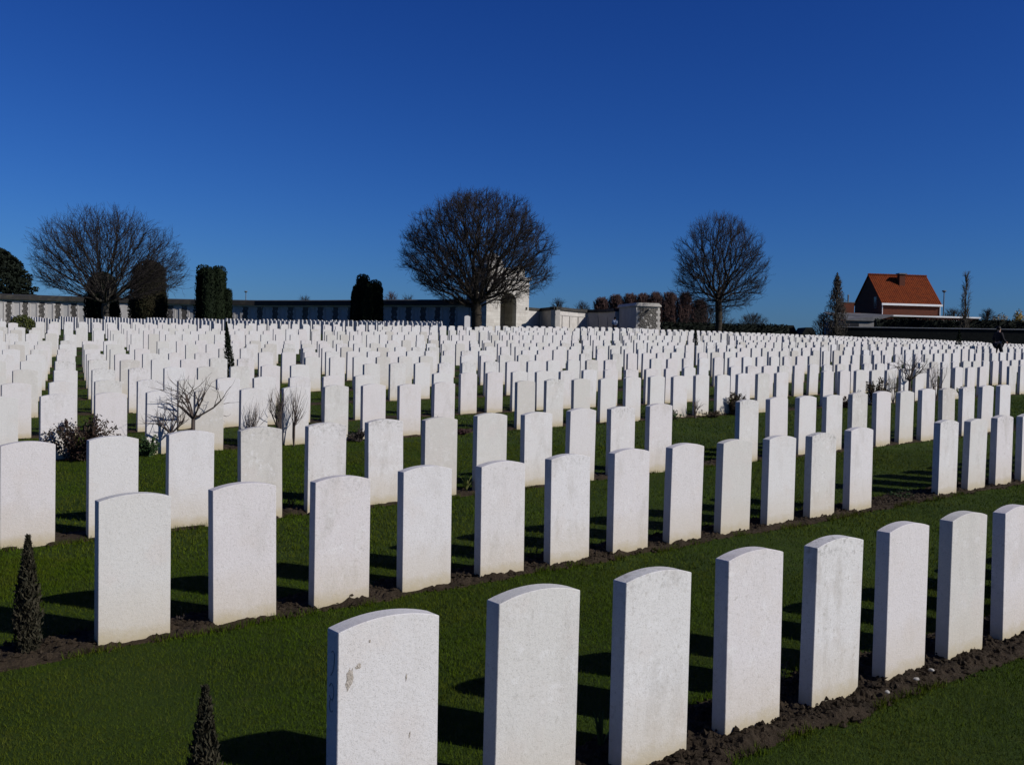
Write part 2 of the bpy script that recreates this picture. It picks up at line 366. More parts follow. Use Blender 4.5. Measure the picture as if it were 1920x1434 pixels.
M_CARVE = simple("incised_line", (.30, .29, .28), (.24, .23, .22), 30, .9)
M_PEB = simple("pebble", (.42, .40, .36), (.32, .30, .27), 20, .7)

# ------------------------------------------------------------------ the ground
tt = np.unique(np.concatenate([np.linspace(-1500, -60, 16), np.linspace(-60, -8, 53), np.linspace(-8, 14, 111), np.linspace(14, 70, 57), np.linspace(70, 200, 27), np.linspace(200, 1500, 14)]))
dd = np.unique(np.concatenate([np.linspace(-1500, -60, 12), np.linspace(-60, -8, 27), np.linspace(-8, 14, 111), np.linspace(14, 60, 93), np.linspace(60, 150, 46), np.linspace(150, 1600, 20)]))
Tg, Dg = np.meshgrid(tt, dd, indexing='ij')
Xg, Yg = to_xy(Tg, Dg); Zg = zfun(Tg, Dg)
Zg = Zg + np.where(np.abs(Tg) + np.abs(Dg) < 80, (fbm(Tg * .6, Dg * .6, 5) - .5) * .02, 0)
nT, nD = Tg.shape
ii = np.arange(nT * nD).reshape(nT, nD)
fc = np.stack([ii[:-1, :-1], ii[1:, :-1], ii[1:, 1:], ii[:-1, 1:]], -1).reshape(-1, 4)
tag(link("ground", mesh_np("ground", np.stack([Xg, Yg, Zg], -1).reshape(-1, 3), fc, True), M_GROUND), kind='structure')

# soil beds along the rows
FRONT = {0: .15, 1: .04, 2: .01}
def blocks_for(D, margin_px=250):
    """range of blocks of twelve graves that the row shows"""
    out = []
    for bk in range(-8, 14):
        for i in range(12):
            idx = bk * 12 + i; t = SP * idx + GAP * bk + TSH[ROWS.index(D)]
            x, y = to_xy(t + WID / 2, D)
            if y < 1.0: continue
            u, v = proj(x, y, float(zfun(t, D)) + .4)
            if -margin_px < u < 1920 + margin_px: out.append((bk, i, t, x, y, u, v))
    return out
def in_bed(t, D):
    """signed: >0 inside a soil bed"""
    r = np.full(np.shape(t), -1.0)
    for k, d0 in enumerate(ROWS):
        fr = FRONT.get(k, .01)
        e = (fbm(t * 3.1, np.full_like(t, 7.7 * k), 31) - .5) * .14
        r = np.maximum(r, np.minimum(D - (d0 - fr + e), d0 + .31 + e * .7 - D))
    return r
for k, D in enumerate(ROWS):
    st = blocks_for(D, 1100)
    if not st: continue
    bks = sorted(set(s[0] for s in st))
    t0 = min(s[2] for s in st) - .5; t1 = max(s[2] for s in st) + .9
    if k == 0: t0 = -1.35
    if k == 1: t0 = -1.5
    st_ = [.014, .018, .035, .05, .06, .08][k] if k < 6 else .12
    fr = FRONT.get(k, .01)
    a = np.arange(t0, t1, st_); w = np.arange(-fr - .12, .36 + .12, min(st_, .06))
    A, B = np.meshgrid(a, w, indexing='ij')
    e = (fbm(A * 3.1, np.full_like(A, 7.7 * k), 31) - .5) * .14
    inside = np.minimum(B - (-fr + e), .31 + e * .7 - B)
    prof = np.clip((inside + .01) / .06, 0, 1); prof = prof * prof * (3 - 2 * prof)
    clod = (fbm(A * 9, (B + 3 * k) * 9, 3, 3) - .45) * .045 + (fbm(A * 38, (B + 3 * k) * 38, 23, 4) - .45) * .040
    Z = zfun(A, D + B) + np.where(inside > -.02, .012 + prof * (.014 + np.clip(clod, -.02, .08)), -.05)
    x, y = to_xy(A, D + B)
    nA, nB = A.shape; ii = np.arange(nA * nB).reshape(nA, nB)
    fc = np.stack([ii[:-1, :-1], ii[1:, :-1], ii[1:, 1:], ii[:-1, 1:]], -1).reshape(-1, 4)
    cen = (inside[:-1, :-1] + inside[1:, 1:]).ravel() / 2
    fc = fc[cen > -.04]
    sv = np.stack([x, y, Z], -1).reshape(-1, 3)
    if k < 4:      # loose crumbs of earth
        rgs = np.random.default_rng(60 + k); nc = int((7000, 9000, 5000, 4000)[k] * max(1, (t1 - t0) / (8, 14, 24, 30)[k]))
        ta = rgs.uniform(t0, t1, nc); wb = rgs.uniform(-fr - .10, .42, nc)
        ee = (fbm(ta * 3.1, np.full_like(ta, 7.7 * k), 31) - .5) * .14
        ok = np.minimum(wb - (-fr + ee), .31 + ee * .7 - wb) > rgs.uniform(-.06, .05, nc); ta, wb = ta[ok], wb[ok]; nc = len(ta)
        rr_ = rgs.gamma(2.0, .0042, nc).clip(.003, .022)
        ia = np.clip(((ta - a[0]) / (a[1] - a[0])).astype(int), 0, nA - 1); ib = np.clip(((wb - w[0]) / (w[1] - w[0])).astype(int), 0, nB - 1)
        cx_, cy_ = to_xy(ta, D + wb); cz_ = Z[ia, ib] + rr_ * .25; cz_ = np.maximum(cz_, zfun(ta, D + wb) + .006)
        octv = np.array([(1, 0, 0), (0, 1, 0), (-1, 0, 0), (0, -1, 0), (0, 0, .8), (0, 0, -.8)], float)
        cv = octv[None] * rr_[:, None, None] * rgs.uniform(.6, 1.3, (nc, 6, 1)); an_ = rgs.uniform(0, 6.283, nc)
        rx_ = cv[..., 0] * np.cos(an_)[:, None] - cv[..., 1] * np.sin(an_)[:, None]; ry_ = cv[..., 0] * np.sin(an_)[:, None] + cv[..., 1] * np.cos(an_)[:, None]
        cv = np.stack([rx_ + cx_[:, None], ry_ + cy_[:, None], cv[..., 2] + cz_[:, None]], -1).reshape(-1, 3)
        of = np.array([(0, 1, 4, 4), (1, 2, 4, 4), (2, 3, 4, 4), (3, 0, 4, 4), (1, 0, 5, 5), (2, 1, 5, 5), (3, 2, 5, 5), (0, 3, 5, 5)])[:, :3]
        tri = (of[None] + 6 * np.arange(nc)[:, None, None]).reshape(-1, 3) + len(sv)
        fl = [tuple(q) for q in fc.tolist()] + [tuple(q) for q in tri.tolist()]
        me = bpy.data.meshes.new("soil_bed"); me.from_pydata(np.concatenate([sv, cv]).tolist(), [], fl); me.update()
        tag(link("soil_bed", me, M_SOIL), kind='structure')
    else:
        tag(link("soil_bed", mesh_np("soil_bed", sv, fc, True), M_SOIL), kind='structure')

# grass blades on the nearer lawn
rng = np.random.default_rng(11)
def blades(n, d0, d1, hgt, wid):
    d = np.sqrt(rng.uniform(d0 * d0, d1 * d1, n)); x = rng.uniform(-.62, .74, n) * d
    p = FWD[1] * d; y = d
    t, D = to_tD(x, y)
    keep = (in_bed(t, D) < rng.uniform(-.03, .04, n))
    t, D, x, y = t[keep], D[keep], x[keep], y[keep]; n = len(t)
    z = zfun(t, D)
    h = hgt * rng.uniform(.55, 1.35, n); az = rng.uniform(0, 2 * math.pi, n); lean = rng.uniform(.1, 1.1, n) * h
    w = wid * rng.uniform(.7, 1.3, n); wa = rng.uniform(0, math.pi, n)
    V = np.empty((n, 3, 3))
    V[:, 0, 0] = x - np.cos(wa) * w; V[:, 0, 1] = y - np.sin(wa) * w; V[:, 0, 2] = z - .004
    V[:, 1, 0] = x + np.cos(wa) * w; V[:, 1, 1] = y + np.sin(wa) * w; V[:, 1, 2] = z - .004
    V[:, 2, 0] = x + np.cos(az) * lean; V[:, 2, 1] = y + np.sin(az) * lean; V[:, 2, 2] = z + h
    return V.reshape(-1, 3)
def edge_tufts(n, rows):
    out = []
    for k in rows:
        D0 = ROWS[k]; fr = FRONT.get(k, .01); ta = rng.uniform(-2, 9, n)
        e = (fbm(ta * 3.1, np.full_like(ta, 7.7 * k), 31) - .5) * .14; side = rng.uniform(0, 1, n) < .6
        Dd = np.where(side, D0 - fr + e - np.abs(rng.normal(size=n)) * .03, D0 + .31 + e * .7 + np.abs(rng.normal(size=n)) * .03)
        keep = vnoise(ta * 7, Dd * 0 + k, 77) > .45; ta, Dd = ta[keep], Dd[keep]; m_ = len(ta)
        x, y = to_xy(ta, Dd); z = zfun(ta, Dd); h = rng.uniform(.025, .055, m_); az = rng.uniform(0, 6.283, m_); ln = rng.uniform(.1, .8, m_) * h; w_ = rng.uniform(.0015, .003, m_); wa = rng.uniform(0, 3.14, m_)
        V = np.empty((m_, 3, 3))
        V[:, 0] = np.stack([x - np.cos(wa) * w_, y - np.sin(wa) * w_, z - .004], 1); V[:, 1] = np.stack([x + np.cos(wa) * w_, y + np.sin(wa) * w_, z - .004], 1); V[:, 2] = np.stack([x + np.cos(az) * ln, y + np.sin(az) * ln, z + h], 1)
        out.append(V.reshape(-1, 3))
    return np.concatenate(out)
gv = np.concatenate([edge_tufts(9000, (0, 1, 2)), blades(360000, 2.0, 7, .0175, .0017), blades(250000, 7, 14, .021, .0032), blades(120000, 14, 26, .026, .006)])
tag(link("grass", mesh_np("grass", gv, np.arange(len(gv)).reshape(-1, 3)), M_GRASS), "short green lawn grass between the rows of headstones", "grass", kind='stuff')

# ------------------------------------------------------------------ headstones
SH, PK = .785, .814
def stone_profile(n=14, h=SH, pk=PK, w=WID):
    hw = w / 2; sag = pk - h; Rr = (hw * hw + sag * sag) / (2 * sag); cz = pk - Rr; a0 = math.asin(hw / Rr)
    arc = [(Rr * math.sin(a), cz + Rr * math.cos(a)) for a in np.linspace(a0, -a0, n)]
    return [(-hw, -.15), (hw, -.15)] + arc
def stone_mesh(name, n=14, bevel=.0022, h=SH, pk=PK, w=WID, th=TH):
    mb = MB(); mb.prism(stone_profile(n, h, pk, w), -th / 2, th / 2)
    me = bpy.data.meshes.new(name); me.from_pydata(mb.v, [], mb.f); me.update()
    bm = bmesh.new(); bm.from_mesh(me); bmesh.ops.recalc_face_normals(bm, faces=bm.faces)
    if bevel: bmesh.ops.bevel(bm, geom=[e for e in bm.edges if e.calc_face_angle(0) > .5], offset=bevel, segments=1, affect='EDGES', clamp_overlap=True)
    bm.to_mesh(me); bm.free(); return me
ME_STONE = stone_mesh("headstone"); ME_STONE.materials.append(M_STONE)
ORD = "first second third fourth fifth sixth seventh eighth ninth tenth eleventh twelfth thirteenth fourteenth fifteenth sixteenth seventeenth eighteenth nineteenth".split()
TENS = {20: "twent", 30: "thirt", 40: "fort", 50: "fift", 60: "sixt", 70: "sevent", 80: "eight", 90: "ninet"}
def ordw(n):
    if n < 20: return ORD[n - 1]
    tn = n // 10 * 10; return TENS[tn] + "ieth" if n == tn else TENS[tn] + "y-" + ORD[n % 10 - 1]
rs = random.Random(5)
cand = []
for k, D in enumerate(ROWS):
    seen = 0
    for bk, i, t, x, y, u, v in blocks_for(D, 1500):
        x, y = to_xy(t + WID / 2, D + TH / 2)
        dep = depth_of((x, y, 1))
        u, v = proj(x, y, float(zfun(t, D)) + .6)
        vis = -8 - 90 / dep < u < 1928 + 90 / dep
        if k == 0 and bk < 0: continue
        cand.append(dict(k=k, bk=bk, i=i, t=t, D=D, x=x, y=y, dep=dep, u=u, vis=vis, yaw=rs.uniform(-.006, .006)))
vis = sorted([c for c in cand if c['vis']], key=lambda c: c['dep'])
nrow = {}
for c in sorted(cand, key=lambda c: (c['k'], c['t'])):
    if c['vis']:
        nrow[c['k']] = nrow.get(c['k'], 0) + 1; c['n'] = nrow[c['k']]
solo = vis[:300]
SPECIAL = {(0, 1): "large white headstone with tan chipped scars on its face, leftmost of the nearest row",
           (0, 2): "white headstone with pale mottled face, second from the left in the nearest row",
           (0, 4): "white headstone with earth-stained foot, fourth from the left in the nearest row",
           (1, 1): "white headstone beside the dwarf conifer, leftmost of the second row",
           (2, 1): "pale headstone right at the left picture edge, leftmost of the third row"}
first = True
for c in solo:
    zb = float(zfun(c['t'] + .19, c['D']))
    o = link("headstone", ME_STONE, None, None, (c['x'], c['y'], zb)); o.rotation_euler = (rs.gauss(0, .006), rs.gauss(0, .005), ANG + c['yaw'])
    o.scale = (rs.uniform(.992, 1.008), 1, rs.uniform(.988, 1.012))
    cv = .75 if (c['k'], c['n']) == (0, 2) else rs.random(); o.color = (cv, cv, cv, {(0, 1): .08, (0, 2): .55, (1, 1): .1}.get((c['k'], c['n']), rs.random()))   # tone and wear of this stone
    lab = SPECIAL.get((c['k'], c['n']))
    if not lab:
        rowname = "nearest row" if c['k'] == 0 else ordw(c['k'] + 1) + " row from the front"
        lab = "white round-topped headstone, %s from the left in the %s" % (ordw(c['n']), rowname)
    tag(o, lab, "headstone", "white headstones standing in rows")
    c['o'] = o
solo_ids = set(id(c) for c in solo)
# far stones beyond the three hundred nearest, one object
prof = np.array(stone_profile(7)); npf = len(prof)
def far_stones(items):
    fv, f4, b = [], [], 0
    for (x, y, z, yaw, s) in items:
        c_, s_ = math.cos(yaw), math.sin(yaw)
        for yy in (-TH / 2, TH / 2):
            for px_, pz_ in prof:
                fv.append((x + px_ * c_ - yy * s_, y + px_ * s_ + yy * c_, z + pz_ * s))
        f4.append(tuple(b + i for i in range(npf))); f4.append(tuple(b + npf + i for i in range(npf))[::-1])
        for i in range(npf): f4.append((b + (i + 1) % npf, b + i, b + npf + i, b + npf + (i + 1) % npf))
        b += 2 * npf
    me = bpy.data.meshes.new("headstones"); me.from_pydata(fv, [], f4); me.update(); me.materials.append(M_STONEF); return me
items = []
for c in cand:
    if id(c) in solo_ids: continue
    items.append((c['x'], c['y'], float(zfun(c['t'] + .19, c['D'])), ANG + c['yaw'], 1 + rs.uniform(-.02, .02)))
# the plots before the memorial wall, whose rows run the other way
for col in range(-13, 26):
    tc = -14 + col * 2.72
    for j in range(0, 20):
        Dd = 51.5 + j * .64
        x, y = to_xy(tc, Dd)
        u, v = proj(x, y, float(zfun(tc, Dd)) + .6)
        if -120 < u < 830 and not (150 < u < 160):
            items.append((x, y, float(zfun(tc, Dd)), ANG + math.pi / 2 + rs.uniform(-.01, .01), 1 + rs.uniform(-.03, .03)))
tag(link("headstones", far_stones(items)), "crowded far rows of small white headstones reaching back to the memorial wall", "headstones", kind='stuff')
# carved marks on the shaded edge of the nearest stone
st0 = [c for c in solo if c['k'] == 0 and c['n'] == 1][0]['o']
mk = MB()
def stroke(pts):
    P = np.array([(-WID / 2 - .0005, y, z) for y, z in pts])
    for a_, b_ in zip(P[:-1], P[1:]): mk.tube(a_, b_, .0016, .0016, 5)
stroke([(.008, .715), (-.004, .722), (-.014, .712), (-.013, .685), (-.004, .655), (.010, .640)])
an = np.linspace(.5, 2 * math.pi - .6, 14)
stroke([(.004 + .016 * math.cos(q), .590 + .026 * math.sin(q)) for q in an])
stroke([(.004 + .013 * math.cos(q), .545 + .020 * math.sin(q)) for q in np.linspace(-2.4, 2.2, 12)])
mo = mk.build("carved_mark", M_CARVE, st0)
rgc = np.random.default_rng(4)
for cx_, cz_, wx_, hz_ in ((-.150, .635, .014, .040), (-.118, .668, .012, .010), (-.078, .742, .0045, .006), (.078, .405, .004, .014), (.062, .600, .003, .014)):
    mb = MB(); an_ = np.linspace(0, 6.2832, 15)[:-1]; rr_ = rgc.uniform(.55, 1.1, 14)
    rim = [(cx_ + math.cos(q) * wx_ * r_ + .25 * math.sin(q) * wx_, -TH / 2 - .0006, cz_ + math.sin(q) * hz_ * r_) for q, r_ in zip(an_, rr_)]
    inn = [(cx_ + (p[0] - cx_) * .55, -TH / 2 - .0022 * rgc.uniform(.3, 1), cz_ + (p[2] - cz_) * .6) for p in rim]
    mb.poly(rim + inn, [(i, (i + 1) % 14, 14 + (i + 1) % 14, 14 + i) for i in range(14)] + [tuple(range(14, 28))])
    mb.build("chip_scar", M_SCAR, st0)
# the tall slab by the big tree
g = ground_at(875, 76)
o = link("headstone", stone_mesh("tall_slab", 12, .006, 1.25, 1.34, .47, .12), M_STONE, None, (g[0], g[1], g[2] - .02)); o.rotation_euler = (0, 0, .35); o.color = (.6, .6, .6, .1)
tag(o, "bright white slab standing alone left of the big central tree trunk", "headstone")

# pebbles on the soil of the front row
pm = None
for i, (px, dd_) in enumerate(((1718, -.10), (1664, -.12), (1745, -.07), (1380, .16))):
    p = on_row(dd_, px)
    if pm is None:
        bm = bmesh.new(); bmesh.ops.create_icosphere(bm, subdivisions=2, radius=.012)
        for v in bm.verts: v.co = Vector((v.co.x * 1.3, v.co.y, v.co.z * .7)) * (1 + .15 * math.sin(v.co.x * 300) * math.cos(v.co.y * 250))
        pm = bpy.data.meshes.new("pebble"); bm.to_mesh(pm); bm.free(); pm.materials.append(M_PEB)
    o = link("pebble", pm, None, None, (p[0], p[1], p[2] + .045)); o.rotation_euler = (0, 0, i * 1.3)
    tag(o, "small pale pebble lying on the brown soil of the nearest row", "pebble", "pebbles on the front soil bed")

# ------------------------------------------------------------------ plants
def thing_mesh(name, vf, m, parent, smooth=False):
    return link(name, mesh_np(name, vf[0], vf[1], smooth), m, parent)
def grow_tree(seed, trunk_h, attr, bf, r_low=.72, crook=.02):
    """joins the crown points to the trunk: every point hangs on the node that keeps both the new wood and the way down to the root short"""
    rg = np.random.default_rng(seed); n0 = 9
    tr = np.stack([np.cumsum(rg.normal(size=n0) * crook), np.cumsum(rg.normal(size=n0) * crook), np.linspace(0, trunk_h, n0)], 1)
    P = np.concatenate([tr, np.asarray(attr)]); n = len(P); par = np.full(n, -1); order = list(range(n0)); par[1:n0] = np.arange(n0 - 1)
    plen = np.zeros(n); plen[:n0] = 0
    cost = np.full(n, 1e9); best = np.full(n, -1); done = np.zeros(n, bool); done[:n0] = True
    for i in range(int(n0 * r_low), n0):
        d = np.linalg.norm(P - P[i], axis=1); better = d < cost; cost[better] = d[better]; best[better] = i
    for _ in range(n - n0):
        c = np.where(done, 1e9, cost); j = int(np.argmin(c)); i = best[j]
        par[j] = i; plen[j] = plen[i] + np.linalg.norm(P[j] - P[i]); done[j] = True; order.append(j)
        d = np.linalg.norm(P - P[j], axis=1); c2 = d + bf * plen[j]
        better = (~done) & (c2 < cost); cost[better] = c2[better]; best[better] = j
    order = np.array(order); inv = np.empty(n, int); inv[order] = np.arange(n)
    P = P[order]; par = np.where(par[order] >= 0, inv[par[order]], -1)
    # even out the kinks, then split each piece so that the limbs bend softly
    ch = np.zeros(n, int)
    for i in range(1, n): ch[par[i]] += 1
    for _ in range(3):
        S_ = np.zeros_like(P); np.add.at(S_, par[1:], P[1:]); k = ch > 0; k[:n0] = False; ix = np.where(k)[0]
        P[ix] = .5 * P[ix] + .25 * P[par[ix]] + .25 * S_[ix] / ch[ix][:, None]
    Dn = np.zeros_like(P); Dn[1:] = P[1:] - P[par[1:]]; Dn[0] = (0, 0, 1); Dn /= np.linalg.norm(Dn, axis=1, keepdims=True) + 1e-9
    Q = [P]; newpar = par.copy(); base = n; mids = []; mpar = []; mdir = []
    for i in range(n0, n):
        p = par[i]; L = np.linalg.norm(P[i] - P[p]); tan = Dn[p] * .6 + Dn[i] * .4
        m = P[p] * .5 + P[i] * .5 + (Dn[p] - Dn[i]) * L * .12 + np.array([0, 0, -.03 * L]) + rg.normal(size=3) * L * .03
        mids.append(m); mpar.append(p); newpar[i] = base + len(mids) - 1; mdir.append(tan)
    P2 = np.concatenate([P, np.array(mids)]); par2 = np.concatenate([newpar, np.array(mpar)])
    # children after parents
    dep = np.full(len(P2), -1); 
    def depth_(i):
        st = []
        while dep[i] < 0 and par2[i] >= 0: st.append(i); i = par2[i]
        d0 = max(dep[i], 0); dep[i] = d0
        for q in reversed(st): d0 += 1; dep[q] = d0
    for i in range(len(P2)): depth_(i)
    o2 = np.argsort(dep, kind='stable'); inv = np.empty(len(o2), int); inv[o2] = np.arange(len(o2))
    P2 = P2[o2]; par2 = np.where(par2[o2] >= 0, inv[par2[o2]], -1)
    D2 = np.zeros_like(P2); D2[1:] = P2[1:] - P2[par2[1:]]; D2[0] = (0, 0, 1); D2 /= np.linalg.norm(D2, axis=1, keepdims=True) + 1e-9
    return P2, par2, D2
def bare_tree(name, loc, label, group, seed, trunk_h, attr, bf, r_trunk, tipr, twig_n, twig_l, mt=M_BARK, mw=M_TWIG, twig_up=.35, expo=2.3, thr=.16):
    rg = np.random.default_rng(seed + 77)
    P, par, Dn = grow_tree(seed, trunk_h, attr, bf)
    n = len(P); w = np.zeros(n); ch = np.zeros(n, int)
    for i in range(1, n): ch[par[i]] += 1
    w[ch == 0] = 1
    for i in range(n - 1, 0, -1): w[par[i]] += w[i]
    r = tipr * np.maximum(w, 1) ** (1 / expo); r = np.minimum(r, r_trunk); r *= 1
    sc = r_trunk / r[0]
    r = tipr + (r - tipr) * (sc if sc < 4 else 4)
    r[0] *= 1.35
    root = empty(name, loc, label, "tree", group)
    ix = np.arange(1, n); big = r[ix] > r_trunk * thr
    a = ix[big]; c = ix[~big]
    thing_mesh("trunk", tubes(P[par[a]], P[a], r[par[a]] * .98, r[a], 8), mt, root, True)
    # the limb that leaves a thick node starts at its own thickness
    parts = [tubes(P[par[c]], P[c], np.minimum(r[par[c]], r[c] * 1.25), r[c], 5)]
    thin = np.where(r < tipr * 2.6)[0]; thin = thin[thin > 2]
    src = np.repeat(thin, twig_n)
    d = Dn[src] + rg.normal(size=(len(src), 3)) * .55; d[:, 2] += twig_up; d /= np.linalg.norm(d, axis=1, keepdims=True)
    L = twig_l * rg.uniform(.35, 1.15, len(src)); s0 = P[src]; s1 = s0 + d * L[:, None] * .5
    d2 = d + rg.normal(size=d.shape) * .22; d2[:, 2] += twig_up * .5; d2 /= np.linalg.norm(d2, axis=1, keepdims=True)
    s2 = s1 + d2 * L[:, None] * .5
    o = np.full(len(src), tipr * .75)
    parts += [tubes(s0, s1, o, o * .85, 3), tubes(s1, s2, o * .85, o * .5, 3)]
    d3 = d2 + rg.normal(size=d.shape) * .6; d3 /= np.linalg.norm(d3, axis=1, keepdims=True)
    parts.append(tubes(s1, s1 + d3 * L[:, None] * .42, o * .7, o * .45, 3))
    thing_mesh("crown", cat_tubes(parts), mw, root)
    return root
def env_pts(seed, n, rx, zlo, zmid, zhi, pw_up=2.0, pw_dn=2.0, shell=.45, ry=None):
    """points through a crown: widest at zmid"""
    rg = np.random.default_rng(seed); out = []
    ry = ry or rx
    while len(out) < n:
        x, y = rg.uniform(-1.02, 1.02, 2); z = rg.uniform(zlo, zhi)
        q = (z - zmid) / (zhi - zmid) if z > zmid else (zmid - z) / (zmid - zlo)
        lim = (1 - q ** (pw_up if z > zmid else pw_dn)); lim = max(lim, 0) ** .5
        a = math.atan2(y, x); lim *= 1 + .10 * math.sin(a * 3 + z * .9 + seed) + .08 * math.sin(a * 5 - z * 1.7 + 2 * seed) + .05 * math.sin(a * 9 + z * 3.1)
        rr = math.hypot(x, y)
        if rr > lim or rr > 1.02: continue
        f = rr / max(lim, 1e-3); e = max(f, q)
        if rg.uniform() > shell + (1 - shell) * e: continue
        out.append((x * rx, y * ry, z))
    return out
def px2m(px, depth): return px * depth / F
# big central tree
d = 82; k_ = d / F; g = ground_at(893, d)
base_y = proj(*g)[1]
hz = lambda y: (base_y - y) * k_           # height above the foot of the pixel row y
bare_tree("bare_tree", g, "largest bare rounded tree, in front of the stone pavilion at the centre", "bare trees in the cemetery", 3, hz(572),
          env_pts(4, 3800, 140 * k_, hz(578), hz(500), hz(362), 2.1, 1.5, .35), .55, .46, .0130, 3, .85)
# left tree
d = 66; k_ = d / F; g = ground_at(200, d); base_y = proj(*g)[1]
bare_tree("bare_tree", g, "broad bare tree with fanned crown, among the clipped yews on the left", "bare trees in the cemetery", 8, hz(570),
          env_pts(9, 2000, 140 * k_, hz(566), hz(520), hz(394), 1.7, 1.3, .35), .75, .27, .0105, 2, .85, M_BARKG, M_TWIG, twig_up=.25)
# right tree
d = 84; k_ = d / F; g = ground_at(1346, d); base_y = proj(*g)[1]
bare_tree("bare_tree", g, "bare tree with tall egg-shaped crown standing alone left of the red-roofed house", "bare trees in the cemetery", 21, hz(565),
          env_pts(22, 2200, 86 * k_, hz(590), hz(525), hz(404), 1.8, 1.6, .35), .6, .30, .0115, 2, .78, twig_up=.5)

def column_bush(name, label, cat, loc, h, w, depthw, seed, m, n, leaf, tips=1, group=None, taper=.85, up=1.2, stem=True, dome=.12, core=.86, spec=None):
    """clipped upright evergreen: trunk, solid inner mass and thousands of leaf sprays"""
    rg = np.random.default_rng(seed); root = empty(name, loc, label, cat, group)
    mb = MB(); mb.tube((0, 0, -.2), (0, 0, h * .3), w * .09, w * .07, 7); mb.build("trunk", M_BARK, root)
    cols = []
    for q in range(tips):
        a = q / tips * 6.283 + rg.uniform(-.3, .3); rr = 0 if tips == 1 else .42
        cols.append((math.cos(a) * rr * w * .5, math.sin(a) * rr * depthw * .5, h * (1 if tips == 1 else rg.uniform(.90, 1.0)), w * .5 * (1 if tips == 1 else .58), depthw * .5 * (1 if tips == 1 else .58)))
    if spec: cols = [(a_ * w, b_ * w, c_ * h, d_ * w, d_ * depthw) for a_, b_, c_, d_ in spec]; tips = len(spec)
    vs = []; cores = []
    for (cx_, cy_, hh, rx, ry) in cols:
        nz = 14; na = 16; ring = []
        for iz in range(nz + 1):
            f = iz / nz; pr = (1 - (1 - taper) * f) * (1 if f < 1 - dome else math.sqrt(max(0, 1 - ((f - 1 + dome) / dome) ** 2)) * .9 + .1)
            pr *= (.86 + .14 * min(1, f / .25))
            for ia in range(na):
                a = ia / na * 6.283; lum = 1 + .13 * math.sin(a * 5 + 3 * f + seed) * .6 + rg.uniform(-.05, .05)
                ring.append((cx_ + math.cos(a) * rx * pr * lum * core, cy_ + math.sin(a) * ry * pr * lum * core, .04 * h + f * hh * .95))
        b = len(vs); vs += ring
        for iz in range(nz):
            for ia in range(na): cores.append((b + iz * na + ia, b + iz * na + (ia + 1) % na, b + (iz + 1) * na + (ia + 1) % na, b + (iz + 1) * na + ia))
        f = rg.uniform(0, 1, n // tips); a = rg.uniform(0, 6.283, n // tips)
        pr = (1 - (1 - taper) * f) * np.where(f < 1 - dome, 1, np.sqrt(np.clip(1 - ((f - 1 + dome) / dome) ** 2, 0, 1)) * .9 + .1) * (.86 + .14 * np.minimum(1, f / .25))
        lum = 1 + .10 * np.sin(a * 5 + 3 * f + seed) + .05 * np.sin(a * 13 + 9 * f)
        rr = rg.uniform(.80, 1.04, len(f)) * lum
        C = np.stack([cx_ + np.cos(a) * rx * pr * rr, cy_ + np.sin(a) * ry * pr * rr, .02 * h + f * hh], 1)
        cols_out = np.stack([np.cos(a), np.sin(a), 0 * a], 1) * .5
        lv = leaves(C, leaf * rg.uniform(.6, 1.4, len(f)), leaf * .42, rg, up, cols_out)
        if 'LV' not in locals(): LV = []
        LV.append(lv)
    LV.append((np.array(vs), np.array(cores)))
    thing_mesh("crown", cat_tubes(LV), m, root)
    return root
def top_h(px_top, depth, base): return (proj(*base)[1] - px_top) * depth / F
for (px, top, wpx, d, spec, tp, m, lab, sd_, dm) in (
        (192, 513, 66, 88, [(0, 0, 1, .5)], .62, M_YEW, "dark clipped yew column right behind the trunk of the left bare tree", 1, .2),
        (279, 492, 72, 86, [(0, 0, 1, .5)], .72, M_YEWB, "brownish clipped yew column with a flat round top, seen through the left tree's twigs", 2, .18),
        (399, 500, 70, 84, [(-.26, 0, 1, .24), (.0, .1, .97, .22), (.17, -.08, .985, .22), (-.05, -.16, .95, .26), (.33, .05, .62, .17), (.05, .2, .9, .25)], .80, M_YEW, "dark green upright yew column standing clear right of the left bare tree", 3, .06),
        (687, 517, 62, 86, [(-.14, 0, 1, .26), (.22, .05, .90, .25), (-.40, .05, .70, .11), (.0, -.14, .86, .28), (.36, 0, .80, .14), (-.25, -.1, .8, .22)], .74, M_YEW, "dark stepped yew clump left of the big central bare tree", 4, .10)):
    g = ground_at(px, d); h = top_h(top, d, g); w = px2m(wpx, d)
    column_bush("yew_tree", lab, "yew", g, h, w, w, sd_, m, 13000, .19, 1, "clipped yews before the memorial wall", tp, 2.2, dome=dm, spec=spec)
